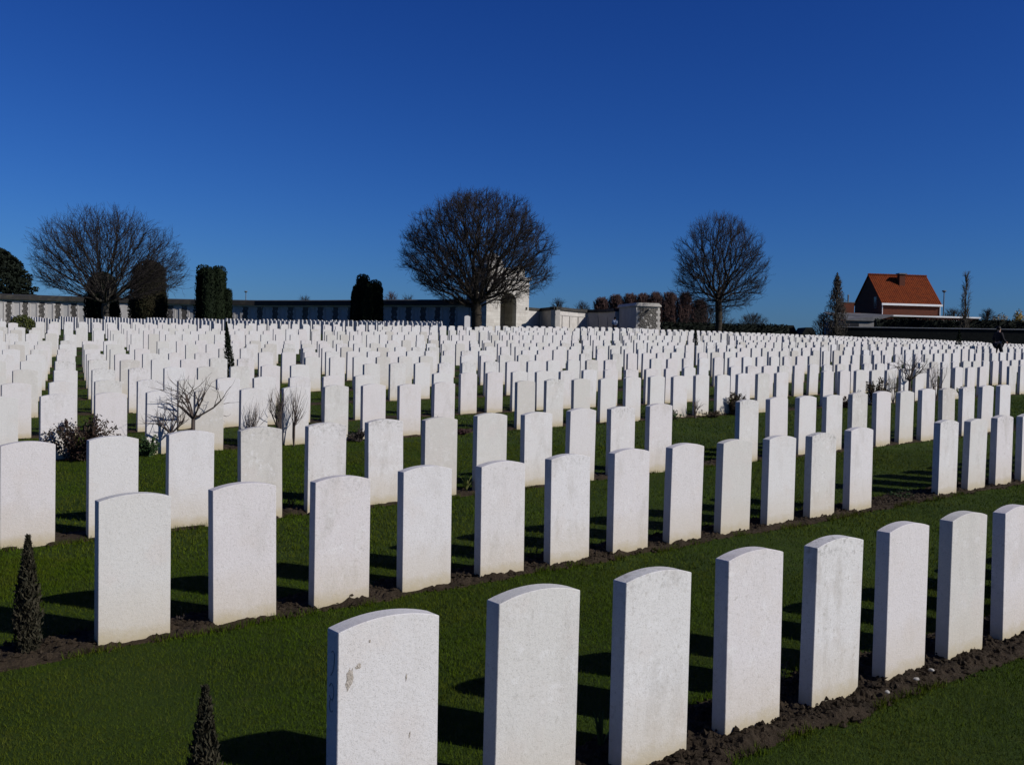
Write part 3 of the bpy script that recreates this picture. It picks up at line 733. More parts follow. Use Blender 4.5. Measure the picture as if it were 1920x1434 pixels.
# dwarf columnar conifers in the beds
def dwarf(px, row_D, top, wpx, lab, seed, n=2600, leaf=.035, lean=0.0, m=M_DWARF, h=None):
    p = on_row(row_D, px); d = depth_of(p); hh = h or top_h(top, d, p); w = px2m(wpx, d)
    rg = np.random.default_rng(seed); root = empty("dwarf_conifer", p, lab, "conifer", "dwarf conifers in the beds")
    mb = MB(); mb.tube((0, 0, -.05), (0, 0, hh * .9), w * .09, w * .03, 6); mb.build("trunk", M_BARK, root)
    f = rg.uniform(0, 1, n) ** 1.15; a = rg.uniform(0, 6.283, n)
    pr = np.where(f < .30, .62 + .38 * np.sqrt(np.clip(f / .30, 0, 1)), np.clip((1 - f) / .70, 0, 1) ** .72) * w / 2
    pr = np.maximum(pr, w * .05)
    rr = np.sqrt(rg.uniform(.05, 1.0, n)) * (1 + .16 * np.sin(a * 4 + f * 12) + .10 * np.sin(a * 7 - f * 31)) + np.abs(rg.normal(size=n)) * .10
    C = np.stack([np.cos(a) * pr * rr, np.sin(a) * pr * rr, .03 * hh + f * hh * .97], 1)
    out = np.stack([np.cos(a), np.sin(a), 0 * a], 1) * .35
    thing_mesh("crown", leaves(C, leaf * rg.uniform(.6, 1.5, n), leaf * .34, rg, 1.3, out), m, root)
    root.rotation_euler = (0, lean, 0)
    return root
dwarf(55, 2.642 + .10, 1003, 46, "dwarf columnar conifer in the soil bed left of the second row's first headstone", 41, 6500, .026)
dwarf(380, .12, 1283, 84, "dwarf conifer cut by the bottom edge, left of the nearest row's first headstone", 42, 6500, .022)
dwarf(434, 20.65 + .15, 604, 17, "tall thin dark conifer rising among the far headstones, leaning slightly left", 43, 2400, .06, -.09, M_YEW)
dwarf(1303, 26.1 + .1, 616, 13, "thin dark spire conifer among headstones below the right bare tree", 44, 1500, .07, 0, M_YEW)
dwarf(1797, 28.8 + .1, 618, 13, "thin dark conifer among headstones near the walking person", 45, 1500, .08, 0, M_YEW)

def leafy(name, px, row_D, hpx, wpx, lab, seed, m, n, leaf, stems=14, spiky=.5, group="small plants in the soil beds", lowz=.05):
    """leafy shrub: fanned stems with leaves along them"""
    p = on_row(row_D, px); d = depth_of(p); h = px2m(hpx, d); w = px2m(wpx, d)
    rg = np.random.default_rng(seed); root = empty(name, p, lab, "shrub", group)
    T0, T1, A0, A1 = [], [], [], []; tips = []
    for s_ in range(stems):
        a = rg.uniform(0, 6.283); out = rg.uniform(.15, 1) ** .7; L = h * (1 - .35 * out ** 2) * rg.uniform(.6, 1.05)
        p0 = np.array([0, 0, -.02]) + rg.normal(size=3) * w * .05; pts = [p0]
        for q in range(4):
            f = (q + 1) / 4; pts.append(np.array([math.cos(a) * out * w * .5 * f ** .8, math.sin(a) * out * w * .5 * f ** .8, L * f]) + rg.normal(size=3) * w * .03)
        for u_, v_ in zip(pts[:-1], pts[1:]):
            T0.append(u_); T1.append(v_); A0.append(h * .010); A1.append(h * .008); tips.append((u_, v_))
    thing_mesh("stems", tubes(np.array(T0), np.array(T1), np.array(A0), np.array(A1), 4), M_SHRUBTW, root)
    tp = np.array(tips); pick = rg.integers(0, len(tp), n); f = rg.uniform(0, 1, n)[:, None]
    C = tp[pick, 0] * (1 - f) + tp[pick, 1] * f + rg.normal(size=(n, 3)) * w * .035 * np.array([1, 1, .8]); C[:, 2] = np.maximum(C[:, 2], lowz * h)
    thing_mesh("foliage", leaves(C, leaf * rg.uniform(.6, 1.4, n), leaf * .55, rg, spiky), m, root)
    return root
leafy("barberry_bush", 150, 9.912 - .12, 92, 132, "dark red leafy bush behind the third row's left headstones", 51, M_REDB, 3200, .038, 34)
leafy("dwarf_shrub", 279, 9.912 - .15, 40, 56, "small dense green cushion shrub between headstones at left", 52, M_GREEN, 1600, .035, 26, .9)
leafy("leafy_plant", 821, 9.912 - .15, 44, 46, "sparse twiggy plant with small leaves before a white headstone", 53, M_MIXB, 130, .035, 8)
leafy("low_plant", 672, 9.912 - .18, 26, 44, "low dark dry plants in the bed between two headstones", 54, M_BROWNL, 420, .04, 20, .3)
leafy("heather_plant", 868, 9.912 - .15, 13, 34, "low reddish heather in the grass gap behind the third row", 55, M_HEATH, 420, .03, 22, .3)
leafy("low_plant", 1262, 9.912 - .2, 22, 36, "yellowish green low plant right of the third row's gap", 56, M_GREEN, 260, .04, 14, .3)
leafy("low_plant", 1335, 9.912 - .2, 14, 50, "low dark green ground plant left of the round bronze bush", 57, M_MIXB, 500, .035, 24, .2)
leafy("round_bush", 1379, 9.912 - .12, 46, 50, "round bronze-green bush behind a third row headstone", 58, M_MIXB, 1500, .045, 30, .2)
leafy("low_plant", 1585, 9.912 - .2, 22, 46, "low reddish bush behind the third row at right", 59, M_REDB, 800, .05, 24, .2)
leafy("dark_bush", 1640, 9.912 - .12, 58, 56, "upright dark green bush with leafy shoots at right", 60, M_MIXB, 1400, .055, 22, .7)
leafy("low_plant", 1803, 9.912 - .2, 30, 22, "pale sprig plant behind the third row near the right edge", 61, M_YUCC, 120, .05, 8, .6)
leafy("low_plant", 1690, 2.642 + .15, 20, 60, "low green plants in the gap of the second row at right", 62, M_GREEN, 240, .025, 18, .3)
leafy("low_plant", 700, 2.642 + .22, 20, 30, "small grey-green sprigs behind the second row's third headstone", 63, M_GREEN, 60, .02, 8, .5)
leafy("low_plant", 1005, 2.642 + .20, 30, 26, "small green sprig behind the fifth headstone of the second row", 64, M_GREEN, 90, .022, 8, .6)
leafy("low_plant", 345, 2.642 + .20, 28, 26, "small grey sprig in the soil between the second row's first two headstones", 65, M_BROWNL, 80, .02, 8, .6)
leafy("low_plant", 1475, .25, 60, 60, "small dry sprig in the soil behind the fourth nearest headstone", 66, M_BROWNL, 90, .018, 10, .6)
leafy("low_plant", 545, 5.306 + .2, 30, 24, "dark sprig in the bed of the third row behind the second row", 67, M_MIXB, 90, .025, 8, .5)
# strap-leaved plants
def strap_plant(px, row_D, hpx, wpx, n, lab, seed, m):
    p = on_row(row_D, px); d = depth_of(p); h = px2m(hpx, d); w = px2m(wpx, d)
    rg = np.random.default_rng(seed); V, Fc = [], []
    for q in range(n):
        a = rg.uniform(0, 6.283); o_ = rg.uniform(.2, 1); L = h * rg.uniform(.7, 1.1); wd = h * .045
        side = np.array([-math.sin(a), math.cos(a), 0]); b = len(V)
        for s_ in range(6):
            f = s_ / 5; c_ = np.array([math.cos(a) * o_ * w * .5 * f ** 1.5, math.sin(a) * o_ * w * .5 * f ** 1.5, L * (f - .35 * o_ * f ** 3)])
            ww = wd * (1 - f ** 2) * .9 + .001
            V += [c_ - side * ww, c_ + side * ww]
        for s_ in range(5): Fc.append((b + 2 * s_, b + 2 * s_ + 1, b + 2 * s_ + 3, b + 2 * s_ + 2))
    root = empty("strap_leaf_plant", p, lab, "plant", "small plants in the soil beds")
    thing_mesh("foliage", (np.array(V), np.array(Fc)), m, root)
strap_plant(876, 5.306 + .10, 40, 44, 34, "yellow striped strap-leaf plant between two third row headstones", 70, M_YUCC)
strap_plant(1128, .22, 90, 90, 7, "green plant with a curved leaf in shadow between the second and third nearest headstones", 71, M_GREEN)

def bare_shrub(name, px, row_D, hpx, wpx, lab, seed, m, trunk=.0, forks=5, levels=3, rr=.010, group="bare shrubs among the headstones", straight=.25, p=None):
    if p is None: p = on_row(row_D, px)
    d = depth_of(p); h = px2m(hpx, d); w = px2m(wpx, d); rg = np.random.default_rng(seed)
    root = empty(name, p, lab, "shrub", group)
    P0, P1, R0, R1 = [], [], [], []; T = []
    def grow(pos, dirv, L, r, lev):
        seg = 3
        for s_ in range(seg):
            nd = dirv + rg.normal(size=3) * .12 + np.array([0, 0, straight * .25]); nd /= np.linalg.norm(nd); q = pos + nd * L / seg
            P0.append(pos); P1.append(q); R0.append(r); R1.append(r * .82); pos, dirv, r = q, nd, r * .82
            if lev > 0 and s_ > 0:
                for _ in range(2 if lev > 1 else 1):
                    sd2 = dirv + rg.normal(size=3) * .55; sd2[2] += straight * .5; sd2 /= np.linalg.norm(sd2); grow(pos, sd2, L * rg.uniform(.45, .75), r * .7, lev - 1)
    R = h * rr; z0 = 0
    if trunk > 0:
        T.append(((0, 0, -.05), (0, 0, h * trunk), R * 1.9, R * 1.5)); z0 = h * trunk
    for q in range(forks):
        a = q / forks * 6.283 + rg.uniform(-.4, .4); tilt = math.atan2(w * .5, h * (1 - trunk)) * rg.uniform(.35, 1.15)
        grow(np.array([0, 0, z0 - .01]), np.array([math.cos(a) * math.sin(tilt), math.sin(a) * math.sin(tilt), math.cos(tilt)]), (h - z0) * .62, R, levels)
    P0, P1, R0, R1 = map(np.array, (P0, P1, R0, R1))
    # scale to the measured height and spread
    top = P1[:, 2].max(); sx_ = np.percentile(np.abs(P1[:, 0]), 99.6)
    if T:
        a = np.array([q[0] for q in T]); b = np.array([q[1] for q in T])
        thing_mesh("trunk", tubes(a, b, np.array([q[2] for q in T]), np.array([q[3] for q in T]), 7), m, root, True)
    sc = np.array([w * .5 / sx_, w * .5 / sx_, 1]);
    for A in (P0, P1):
        A[:, 2] = z0 + (A[:, 2] - z0) * (h - z0) / (top - z0); A[:, :2] *= w * .5 / sx_
    thing_mesh("branches", tubes(P0, P1, R0, R1, 4), m, root)
    return root
bare_shrub("small_bare_tree", 362, 9.912 - .05, 152, 158, "small bare tree with a wide vase crown, right of its lower bare neighbour", 81, M_SHRUBTW, .42, 10, 2, .013)
bare_shrub("small_bare_tree", 320, 9.912 - .15, 104, 112, "low crooked bare tree, left of the wide vase-shaped bare tree", 82, M_SHRUBTW, .40, 8, 2, .016)
bare_shrub("bare_shrub", 470, 9.912 - .1, 100, 58, "thin bare shrub with upright twigs before a left headstone", 83, M_SHRUBTW, 0, 9, 2, .010, straight=.7)
bare_shrub("bare_shrub", 524, 9.912 - .05, 115, 58, "taller bare shrub with a thick dark stump", 84, M_SHRUBTW, .16, 9, 2, .013, straight=.8)
bare_shrub("bare_shrub", 552, 9.912 - .15, 125, 52, "bare shrub with one long leaning stem right of the stumped shrub", 85, M_SHRUBTW, 0, 6, 2, .011, straight=.9)
bare_shrub("bare_shrub", 1303, 9.912 - .15, 40, 40, "small gnarled bare shrub left of the round bronze bush", 86, M_SHRUBTW, .1, 5, 2, .03)
bare_shrub("small_bare_tree", 1704, 9.912 - .1, 98, 100, "small bare tree with a slim trunk and fan crown on the right", 87, M_SHRUBTW, .42, 10, 2, .013)
bare_shrub("bare_shrub", 1675, 9.912 - .1, 70, 40, "thin pale bare shrub left of the small fan-crowned tree", 88, M_SHRUBTW, 0, 7, 2, .011, straight=.8)
bare_shrub("bare_shrub", 1755, 9.912 - .1, 84, 56, "tall thin bare shrub right of the small fan-crowned tree", 89, M_SHRUBTW, 0, 7, 2, .011, straight=.9)
for (px, Dr, hp, wp, lab, m, sd_) in (
        (395, 28.8, 36, 44, "bare gnarled shrub among far headstones left of the thin leaning conifer", M_SHRUBTW, 91),
        (236, 23.4, 30, 22, "small bare twiggy shrub among far headstones below the left tree", M_SHRUBTW, 92),
        (705, 23.4, 38, 62, "pale straw-coloured bare shrub below the stepped yew clump", M_TWIGP, 93),
        (756, 23.4, 44, 26, "upright brown bare shrub right of the straw-coloured shrub", M_TWIGP, 94),
        (795, 23.4, 38, 40, "thin greyish bare shrub left of the central tree among headstones", M_SHRUBTW, 95),
        (975, 28.8, 30, 34, "grey bare shrub among far headstones below the pavilion arch", M_SHRUBTW, 96),
        (1040, 28.8, 30, 46, "spreading bare shrub among far headstones right of the pavilion", M_SHRUBTW, 97),
        (1086, 33.8, 30, 34, "dense bare shrub among far headstones left of the person in light blue", M_SHRUBTW, 98),
        (1262, 28.8, 32, 50, "pale bare shrub left of the thin spire conifer", M_TWIGP, 99),
        (1330, 28.8, 34, 30, "upright bare shrub right of the thin spire conifer", M_TWIGP, 100),
        (1510, 33.8, 28, 40, "small bare shrub in the far rows below the leafy upright tree", M_SHRUBTW, 101),
        (1640, 36.5, 22, 50, "small bare shrub in the far rows below the red-roofed house", M_SHRUBTW, 102)):
    bare_shrub("bare_shrub", px, Dr + .15, hp, wp, lab, sd_, m, 0, 9, 2, .019, straight=.5)
# low mound on the far left
g = ground_at(42, 51); w = px2m(54, 51); rg = np.random.default_rng(7)
root = empty("mound_bush", g, "low yellowish green mound bush before the wall at far left", "shrub")
q = rg.normal(size=(2600, 3)); q /= np.linalg.norm(q, axis=1, keepdims=True); q[:, 2] = np.abs(q[:, 2]); q *= rg.uniform(.7, 1.02, 2600)[:, None]
thing_mesh("foliage", leaves(q * np.array([w / 2, w / 2, .98]), .12, .06, rg, .5), leafmat("mound_leaves", (.075, .085, .020), (.035, .045, .014), 3), root)

# ------------------------------------------------------------------ the memorial wall
ZT = CAMH + 4.92
WP = [(-75, 102.5), (0, 105), (120, 107.2), (240, 108.3), (360, 108.4), (480, 107.4), (600, 104), (720, 100), (860, 96.5), (878, 96.0)]
def wall_xy(px):
    d_ = np.interp(px, [p[0] for p in WP], [p[1] for p in WP]); p = at(px, 640, d_); return np.array([p[0], p[1]])
def frame(pa, pb):
    u = pb - pa; L = np.linalg.norm(u); u = u / L; nrm = np.array([u[1], -u[0]])   # towards the cemetery
    return u, nrm, L
wc = wall_xy(430)
wall = empty("memorial_wall", (wc[0], wc[1], 3.0), "long pale memorial wall with flint piers, name panels and a dark mossy coping", "wall")
def wbox(mb, pa, pb, o0, o1, z0, z1):
    """box along pa-pb, from offset o0 to o1 in front of the wall line"""
    u, nr, L = frame(pa, pb); P = []
    for z in (z0, z1):
        for q, o_ in ((pa, o0), (pb, o0), (pb, o1), (pa, o1)):
            P.append((q[0] + nr[0] * o_ - wc[0], q[1] + nr[1] * o_ - wc[1], z - 3.0))
    mb.poly(P, [(0, 1, 2, 3), (4, 5, 6, 7), (0, 1, 5, 4), (1, 2, 6, 5), (2, 3, 7, 6), (3, 0, 4, 7)])
PIERS = [-44, -14, 16, 47, 78, 108, 138, 169, 199, 230, 260, 290, 319, 345.5, 375, 403, 431, 459.5, 487.5, 516, 544.5, 572.5, 600.5, 629, 657, 684, 711, 739, 765.5, 793, 820, 848]
ss = [-75, -44, 0, 60, 120, 180, 240, 300, 360, 420, 480, 520, 560, 600, 640, 680, 720, 760, 800, 840, 878]
body = MB(); roof = MB(); corn = MB()
for a_, b_ in zip(ss[:-1], ss[1:]):
    pa, pb = wall_xy(a_), wall_xy(b_)
    wbox(body, pa, pb, -.9, 0, .5, ZT - .74)
    wbox(corn, pa, pb, -.9, .16, ZT - .735, ZT - .60)
    u, nr, L = frame(pa, pb)
    P = []
    for q in (pa, pb):
        for o_, z in ((.42, ZT - .595), (.40, ZT - .12), (-.25, ZT), (-.55, ZT), (-1.1, ZT - .595)):
            P.append((q[0] + nr[0] * o_ - wc[0], q[1] + nr[1] * o_ - wc[1], z - 3.0))
    roof.poly(P, [(0, 1, 2, 3, 4), (9, 8, 7, 6, 5), (0, 5, 6, 1), (1, 6, 7, 2), (2, 7, 8, 3), (3, 8, 9, 4), (4, 9, 5, 0)])
body.build("wall_body", M_WALL, wall); corn.build("cornice", M_WALL, wall); roof.build("coping_roof", M_SLATE, wall)
rg = np.random.default_rng(3)
for i, px in enumerate(PIERS):
    half = 6.0
    pa, pb = wall_xy(px - half), wall_xy(px + half); u, nr, L = frame(pa, pb)
    if px == 230:
        pa, pb = wall_xy(222), wall_xy(243); mb = MB(); wbox(mb, pa, pb, .004, .22, .8, ZT - .70); mb.build("pilaster", M_WHITE if False else M_WALL, wall); continue
    mb = MB(); wbox(mb, pa, pb, .003, .05, .8, ZT - .78); mb.build("flint_pier", M_FLINT, wall)
    mq = MB(); z = 2.6; k = 0
    while z < ZT - 1.05:
        for side in (0, 1):
            e = (.08 if (k + side) % 2 else .20) * .8 + rg.uniform(-.03, .03)
            c0 = pa if side == 0 else pb; dv = u if side == 0 else -u
            q0 = c0 - dv * .10; q1 = c0 + dv * (e - .06)
            if side: q0, q1 = q1, q0
            wbox(mq, q0, q1, .06, .085, z + .005, z + .285)
        z += .29; k += 1
    mq.build("quoins", M_WALL, wall)
    if i + 1 < len(PIERS):
        qa, qb = wall_xy(px + half + 2.2), wall_xy(PIERS[i + 1] - half - 2.2)
        if PIERS[i + 1] == 230: qb = wall_xy(220)
        mb = MB(); wbox(mb, qa, qb, .004, .02, 1.0, ZT - .92); mb.build("name_panel", M_PANEL, wall)
        mf = MB(); u2, n2, L2 = frame(qa, qb)
        wbox(mf, qa, qa + u2 * .07, .022, .09, 1.0, ZT - .85); wbox(mf, qb - u2 * .07, qb, .022, .09, 1.0, ZT - .85); wbox(mf, qa + u2 * .072, qb - u2 * .072, .022, .09, ZT - .92, ZT - .85)
        mf.build("panel_frame", M_WALL, wall)

# ------------------------------------------------------------------ the pavilion behind the central tree
pc = at(911, 640, 93.0)       # nearest corner
fa = rad(30)                  # the front faces 30 degrees to the right of the viewer
ux = np.array([math.cos(fa), math.sin(fa)]); uy = np.array([-math.sin(fa), math.cos(fa)])     # along the front, and inwards
pav = empty("pavilion", (pc[0], pc[1], 2.8), "pale stone pavilion with a round arch and domed top behind the central bare tree", "pavilion", rotz=fa)
FWp = px2m(79, 94) / math.cos(fa) ; DPp = 4.2
ztop = CAMH + (655.5 - 524) * 94 / F - 2.8
xa0, xa1 = FWp * .32, FWp * .70; spring = (655.5 - 566) * 94 / F + CAMH - 2.8; rA = (xa1 - xa0) / 2; xm = (xa0 + xa1) / 2
mb = MB()
pts = [(0, -.5), (xa0, -.5), (xa0, spring)] + [(xm - rA * math.cos(q), spring + rA * math.sin(q)) for q in np.linspace(.15, math.pi - .15, 11)] + [(xa1, spring), (xa1, -.5), (FWp, -.5), (FWp, ztop), (0, ztop)]
nP = len(pts)
V = [(x, 0, z) for x, z in pts] + [(x, .75, z) for x, z in pts]
nar = 15
idx_l = list(range(0, 1 + 2))
# front and back faces as strips: left pier, right pier, spandrels above the arch
arch = list(range(2, 2 + 13))
faces = []
for off in (0, nP):
    faces.append((off + 0, off + 1, off + 2, off + nP - 1))
    faces.append((off + 14, off + 15, off + 16, off + 17))
    topl, topr = off + nP - 1, off + nP - 2
    for q in range(2, 14):
        mid = 8
        if q < 8: faces.append((off + q, off + q + 1, topl))
        else: faces.append((off + q, off + q + 1, topr))
    faces.append((off + 8, topr, topl))
for q in range(nP): faces.append((q, (q + 1) % nP, nP + (q + 1) % nP, nP + q))
mb.poly(V, faces)
mb.box(0.002, .75, .753, DPp, -.5, ztop); mb.box(FWp - .75, FWp - .002, .753, DPp, -.5, ztop); mb.box(.753, FWp - .753, DPp - .75, DPp - .002, -.5, ztop - .3)
mb.build("arched_walls", M_ASHLAR, pav)
mb = MB(); mb.box(-.16, FWp + .16, -.16, DPp + .16, ztop + .002, ztop + .28); mb.box(-.05, FWp + .05, -.05, DPp + .05, ztop - .55, ztop - .40); mb.build("cornice", M_WALL, pav)
mb = MB(); mb.box(.35, FWp - .35, .35, DPp - .35, ztop + .282, ztop + .95); mb.build("attic", M_ASHLAR, pav)
mb = MB()
for qx in (.55, FWp - .95):
    for qy in (.45, DPp - .95): mb.box(qx - .25, qx + .55, qy - .2, qy + .55, ztop + .285, ztop + 1.25); mb.box(qx - .32, qx + .62, qy - .27, qy + .62, ztop + 1.252, ztop + 1.40)
mb.build("corner_block", M_ASHLAR, pav)
bm = bmesh.new(); cxp, cyp = FWp * .34, DPp * .5
rings = [(1.25, ztop + .95), (1.25, ztop + 1.5), (1.15, ztop + 1.55), (1.0, ztop + 2.0), (.68, ztop + 2.4), (.3, ztop + 2.62), (.12, ztop + 2.66), (.12, ztop + 2.95), (.02, ztop + 3.05)]
vr = [[bm.verts.new((cxp + r_ * math.cos(a), cyp + r_ * math.sin(a), z)) for a in np.linspace(0, 6.2832, 25)[:-1]] for r_, z in rings]
for A, B in zip(vr[:-1], vr[1:]):
    for i in range(24): bm.faces.new((A[i], A[(i + 1) % 24], B[(i + 1) % 24], B[i]))
bm.faces.new(vr[-1]); me = bpy.data.meshes.new("dome"); bm.to_mesh(me); bm.free(); link("dome", me, M_WALL, pav)

# wing wall with an apse, right of the pavilion
ZW = CAMH + 4.25
wg0 = at(1060, 640, 95); wing = empty("apse_wall", (wg0[0], wg0[1], 3.0), "curved pale apse wall with panels between the pavilion and the flint end pier", "wall")
def pline(mb, pts, o0, o1, z0, z1, org):
    for (a_, b_) in zip(pts[:-1], pts[1:]):
        u, nr, L = frame(a_, b_); P = []
        for z in (z0, z1):
            for q, o_ in ((a_, o0), (b_, o0), (b_, o1), (a_, o1)): P.append((q[0] + nr[0] * o_ - org[0], q[1] + nr[1] * o_ - org[1], z - 3.0))
        mb.poly(P, [(0, 1, 2, 3), (4, 5, 6, 7), (0, 1, 5, 4), (1, 2, 6, 5), (2, 3, 7, 6), (3, 0, 4, 7)])
xy = lambda px, d_: at(px, 640, d_)[:2]
back = [xy(984, 95.2), xy(1012, 97.2)]
ret = [xy(1009, 98.0), xy(1040, 93.6)]
apse = [xy(1040, 93.6), xy(1052, 94.6), xy(1066, 96.2), xy(1082, 97.8), xy(1100, 98.6), xy(1120, 98.0), xy(1138, 96.6), xy(1152, 94.6)]
mb = MB()
pline(mb, back, -.5, 0, .8, ZW - .3, wg0); pline(mb, ret, -.5, 0, .8, ZW - .3, wg0); pline(mb, apse, -.5, -.002, .8, ZW - .3, wg0)
mb.build("wall_body", M_WALL, wing)
mb = MB(); pline(mb, back, -.6, .1, ZW - .295, ZW - .03, wg0); pline(mb, ret, -.62, .12, ZW - .296, ZW, wg0); pline(mb, apse, -.64, .14, ZW - .294, ZW + .004, wg0)
mb.build("coping", M_SLATE, wing)
mb = MB(); pline(mb, apse[:6], .0, .05, ZW - .78, ZW - .66, wg0); mb.build("moulding", M_WALL, wing)
for q in range(len(apse) - 1):
    a_, b_ = apse[q], apse[q + 1]; u, nr, L = frame(a_, b_)
    mb = MB(); pline(mb, [a_ + u * .06, a_ + u * .13], .0, .07, 1.0, ZW - .8, wg0); mb.build("pilaster", M_WALL, wing)
# end pier with flint face
ep = at(1191, 640, 90.2); fa2 = rad(14)
pier = empty("flint_end_pier", (ep[0], ep[1], 3.0), "end pier of dark flint with white quoins, right of the person in light blue", "wall", rotz=fa2)
PWd = px2m(46, 90.5) / math.cos(fa2); PD = 4.6; ztp = CAMH + (661 - 572) * 90.2 / F - 3.0
mb = MB(); mb.box(0, PWd, 0, PD, -1.2, ztp - .12); mb.build("pier_body", M_WALL, pier)
mb = MB(); mb.box(.20, PWd - .16, -.03, -.003, -1.2, ztp - .26); mb.build("flint_face", M_FLINT, pier)
mb = MB(); mb.prism([(-.12, ztp - .118), (PWd + .12, ztp - .118), (PWd + .12, ztp - .02), (PWd - .15, ztp + .20), (.02, ztp + .20), (-.12, ztp - .02)], -.15, PD + .1); mb.build("coping", M_WALL, pier)
mb = MB(); z = -1.0; k = 0
while z < ztp - .3:
    e = .34 if k % 2 else .2; mb.box(.001, e, -.055, -.032, z + .004, z + .256); e2 = (.36 if k % 2 else .22)
    mb.box(PWd - e2, PWd - .001, -.055, -.032, z + .004, z + .256)
    bt = max(0, 1.5 - (z + 1.0)) * .14 + (.10 if k % 2 else .04) + max(0, .9 - abs(z - .9)) * .06
    mb.box(PWd + .001, PWd + bt, .05, .6, z + .004, z + .256); z += .26; k += 1
mb.build("quoins", M_WALL, pier)
mb = MB(); mb.box(PWd * .50, PWd * .56, -.28, -.032, ztp - .46, ztp - .36); mb.build("corbel", M_WALL, pier)
for (qx, qz) in ((.28, -.86), (.50, -.52), (.42, .05), (.62, -.40), (.30, .35), (.63, .62)):
    mb = MB(); q = px2m(2.2, 90); mb.tube((PWd * qx, -.05, ztp - 1.55 + qz), (PWd * qx, -.031, ztp - 1.55 + qz), q * .7, q, 9); mb.build("white_flint", M_WALL, pier)

# ------------------------------------------------------------------ hedges, low wall, far trees
def hedge(name, lab, pa, pb, thick, z0, z1, seed, m=M_HEDGE, leaf=.22, dens=55):
    pa = np.array(pa[:2]); pb = np.array(pb[:2]); u, nr, L = frame(pa, pb); rg = np.random.default_rng(seed)
    root = empty(name, ((pa[0] + pb[0]) / 2, (pa[1] + pb[1]) / 2, z0), lab, "hedge")
    org = np.array([(pa[0] + pb[0]) / 2, (pa[1] + pb[1]) / 2]); n = int(L * (z1 - z0 + thick) * dens)
    s = rg.uniform(-L / 2, L / 2, n); top = rg.uniform(0, 1, n) < thick / (thick + z1 - z0)
    o_ = np.where(top, rg.uniform(-.5, .5, n) * thick, thick / 2 + rg.normal(size=n) * .04); hz_ = np.where(top, (z1 - z0) + rg.normal(size=n) * .05, rg.uniform(0, z1 - z0, n))
    C = np.stack([u[0] * s + nr[0] * o_, u[1] * s + nr[1] * o_, hz_], 1)
    lv = leaves(C, leaf * rg.uniform(.6, 1.3, n), leaf * .5, rg, .3)
    k = max(4, int(L)); V = []; Fc = []
    for i in range(k + 1):
        q = -L / 2 + L * i / k
        for oo, zz in ((thick / 2 - .05, -.8), (thick / 2 - .05, z1 - z0 - .06 + rg.uniform(-.05, .03)), (-thick / 2, z1 - z0 - .06), (-thick / 2, -.8)):
            V.append((u[0] * q + nr[0] * oo, u[1] * q + nr[1] * oo, zz))
    for i in range(k):
        for j in range(4): a = 4 * i; Fc.append((a + j, a + (j + 1) % 4, a + 4 + (j + 1) % 4, a + 4 + j))
    for a in (0, 4 * k): Fc.append((a, a + 1, a + 2, a + 3))
    thing_mesh("foliage", cat_tubes([lv, (np.array(V), np.array(Fc))]), m, root)
    return root
zh = lambda px, py, d_: float(at(px, py, d_)[2])
hedge("hedge", "low dark clipped hedge behind the headstones under the right bare tree", at(1238, 640, 96), at(1476, 640, 96), 1.2, 2.6, zh(1360, 608, 96), 201)
hedge("hedge", "long dark tall clipped hedge in front of the red-roofed house", at(1640, 640, 99), at(2340, 640, 93), 1.4, 2.6, zh(1780, 600.5, 97.5), 202)
lw0, lw1 = at(1560, 640, 97.2), at(2340, 640, 88.7); u, nr, L = frame(lw0[:2], lw1[:2])
lw = empty("low_wall", ((lw0[0] + lw1[0]) / 2, (lw0[1] + lw1[1]) / 2, 3.0), "low dark boundary wall with a thin pale coping in front of the tall hedge", "wall")
org = ((lw0[0] + lw1[0]) / 2, (lw0[1] + lw1[1]) / 2); zc = zh(1780, 615.2, 95)
mb = MB(); pline(mb, [lw0[:2], lw1[:2]], -.35, 0, 1.4, zc - .08, org); mb.build("wall_body", M_DARKW, lw)
mb = MB(); pline(mb, [lw0[:2], lw1[:2]], -.42, .07, zc - .078, zc, org); mb.build("coping", M_LEDGE, lw)

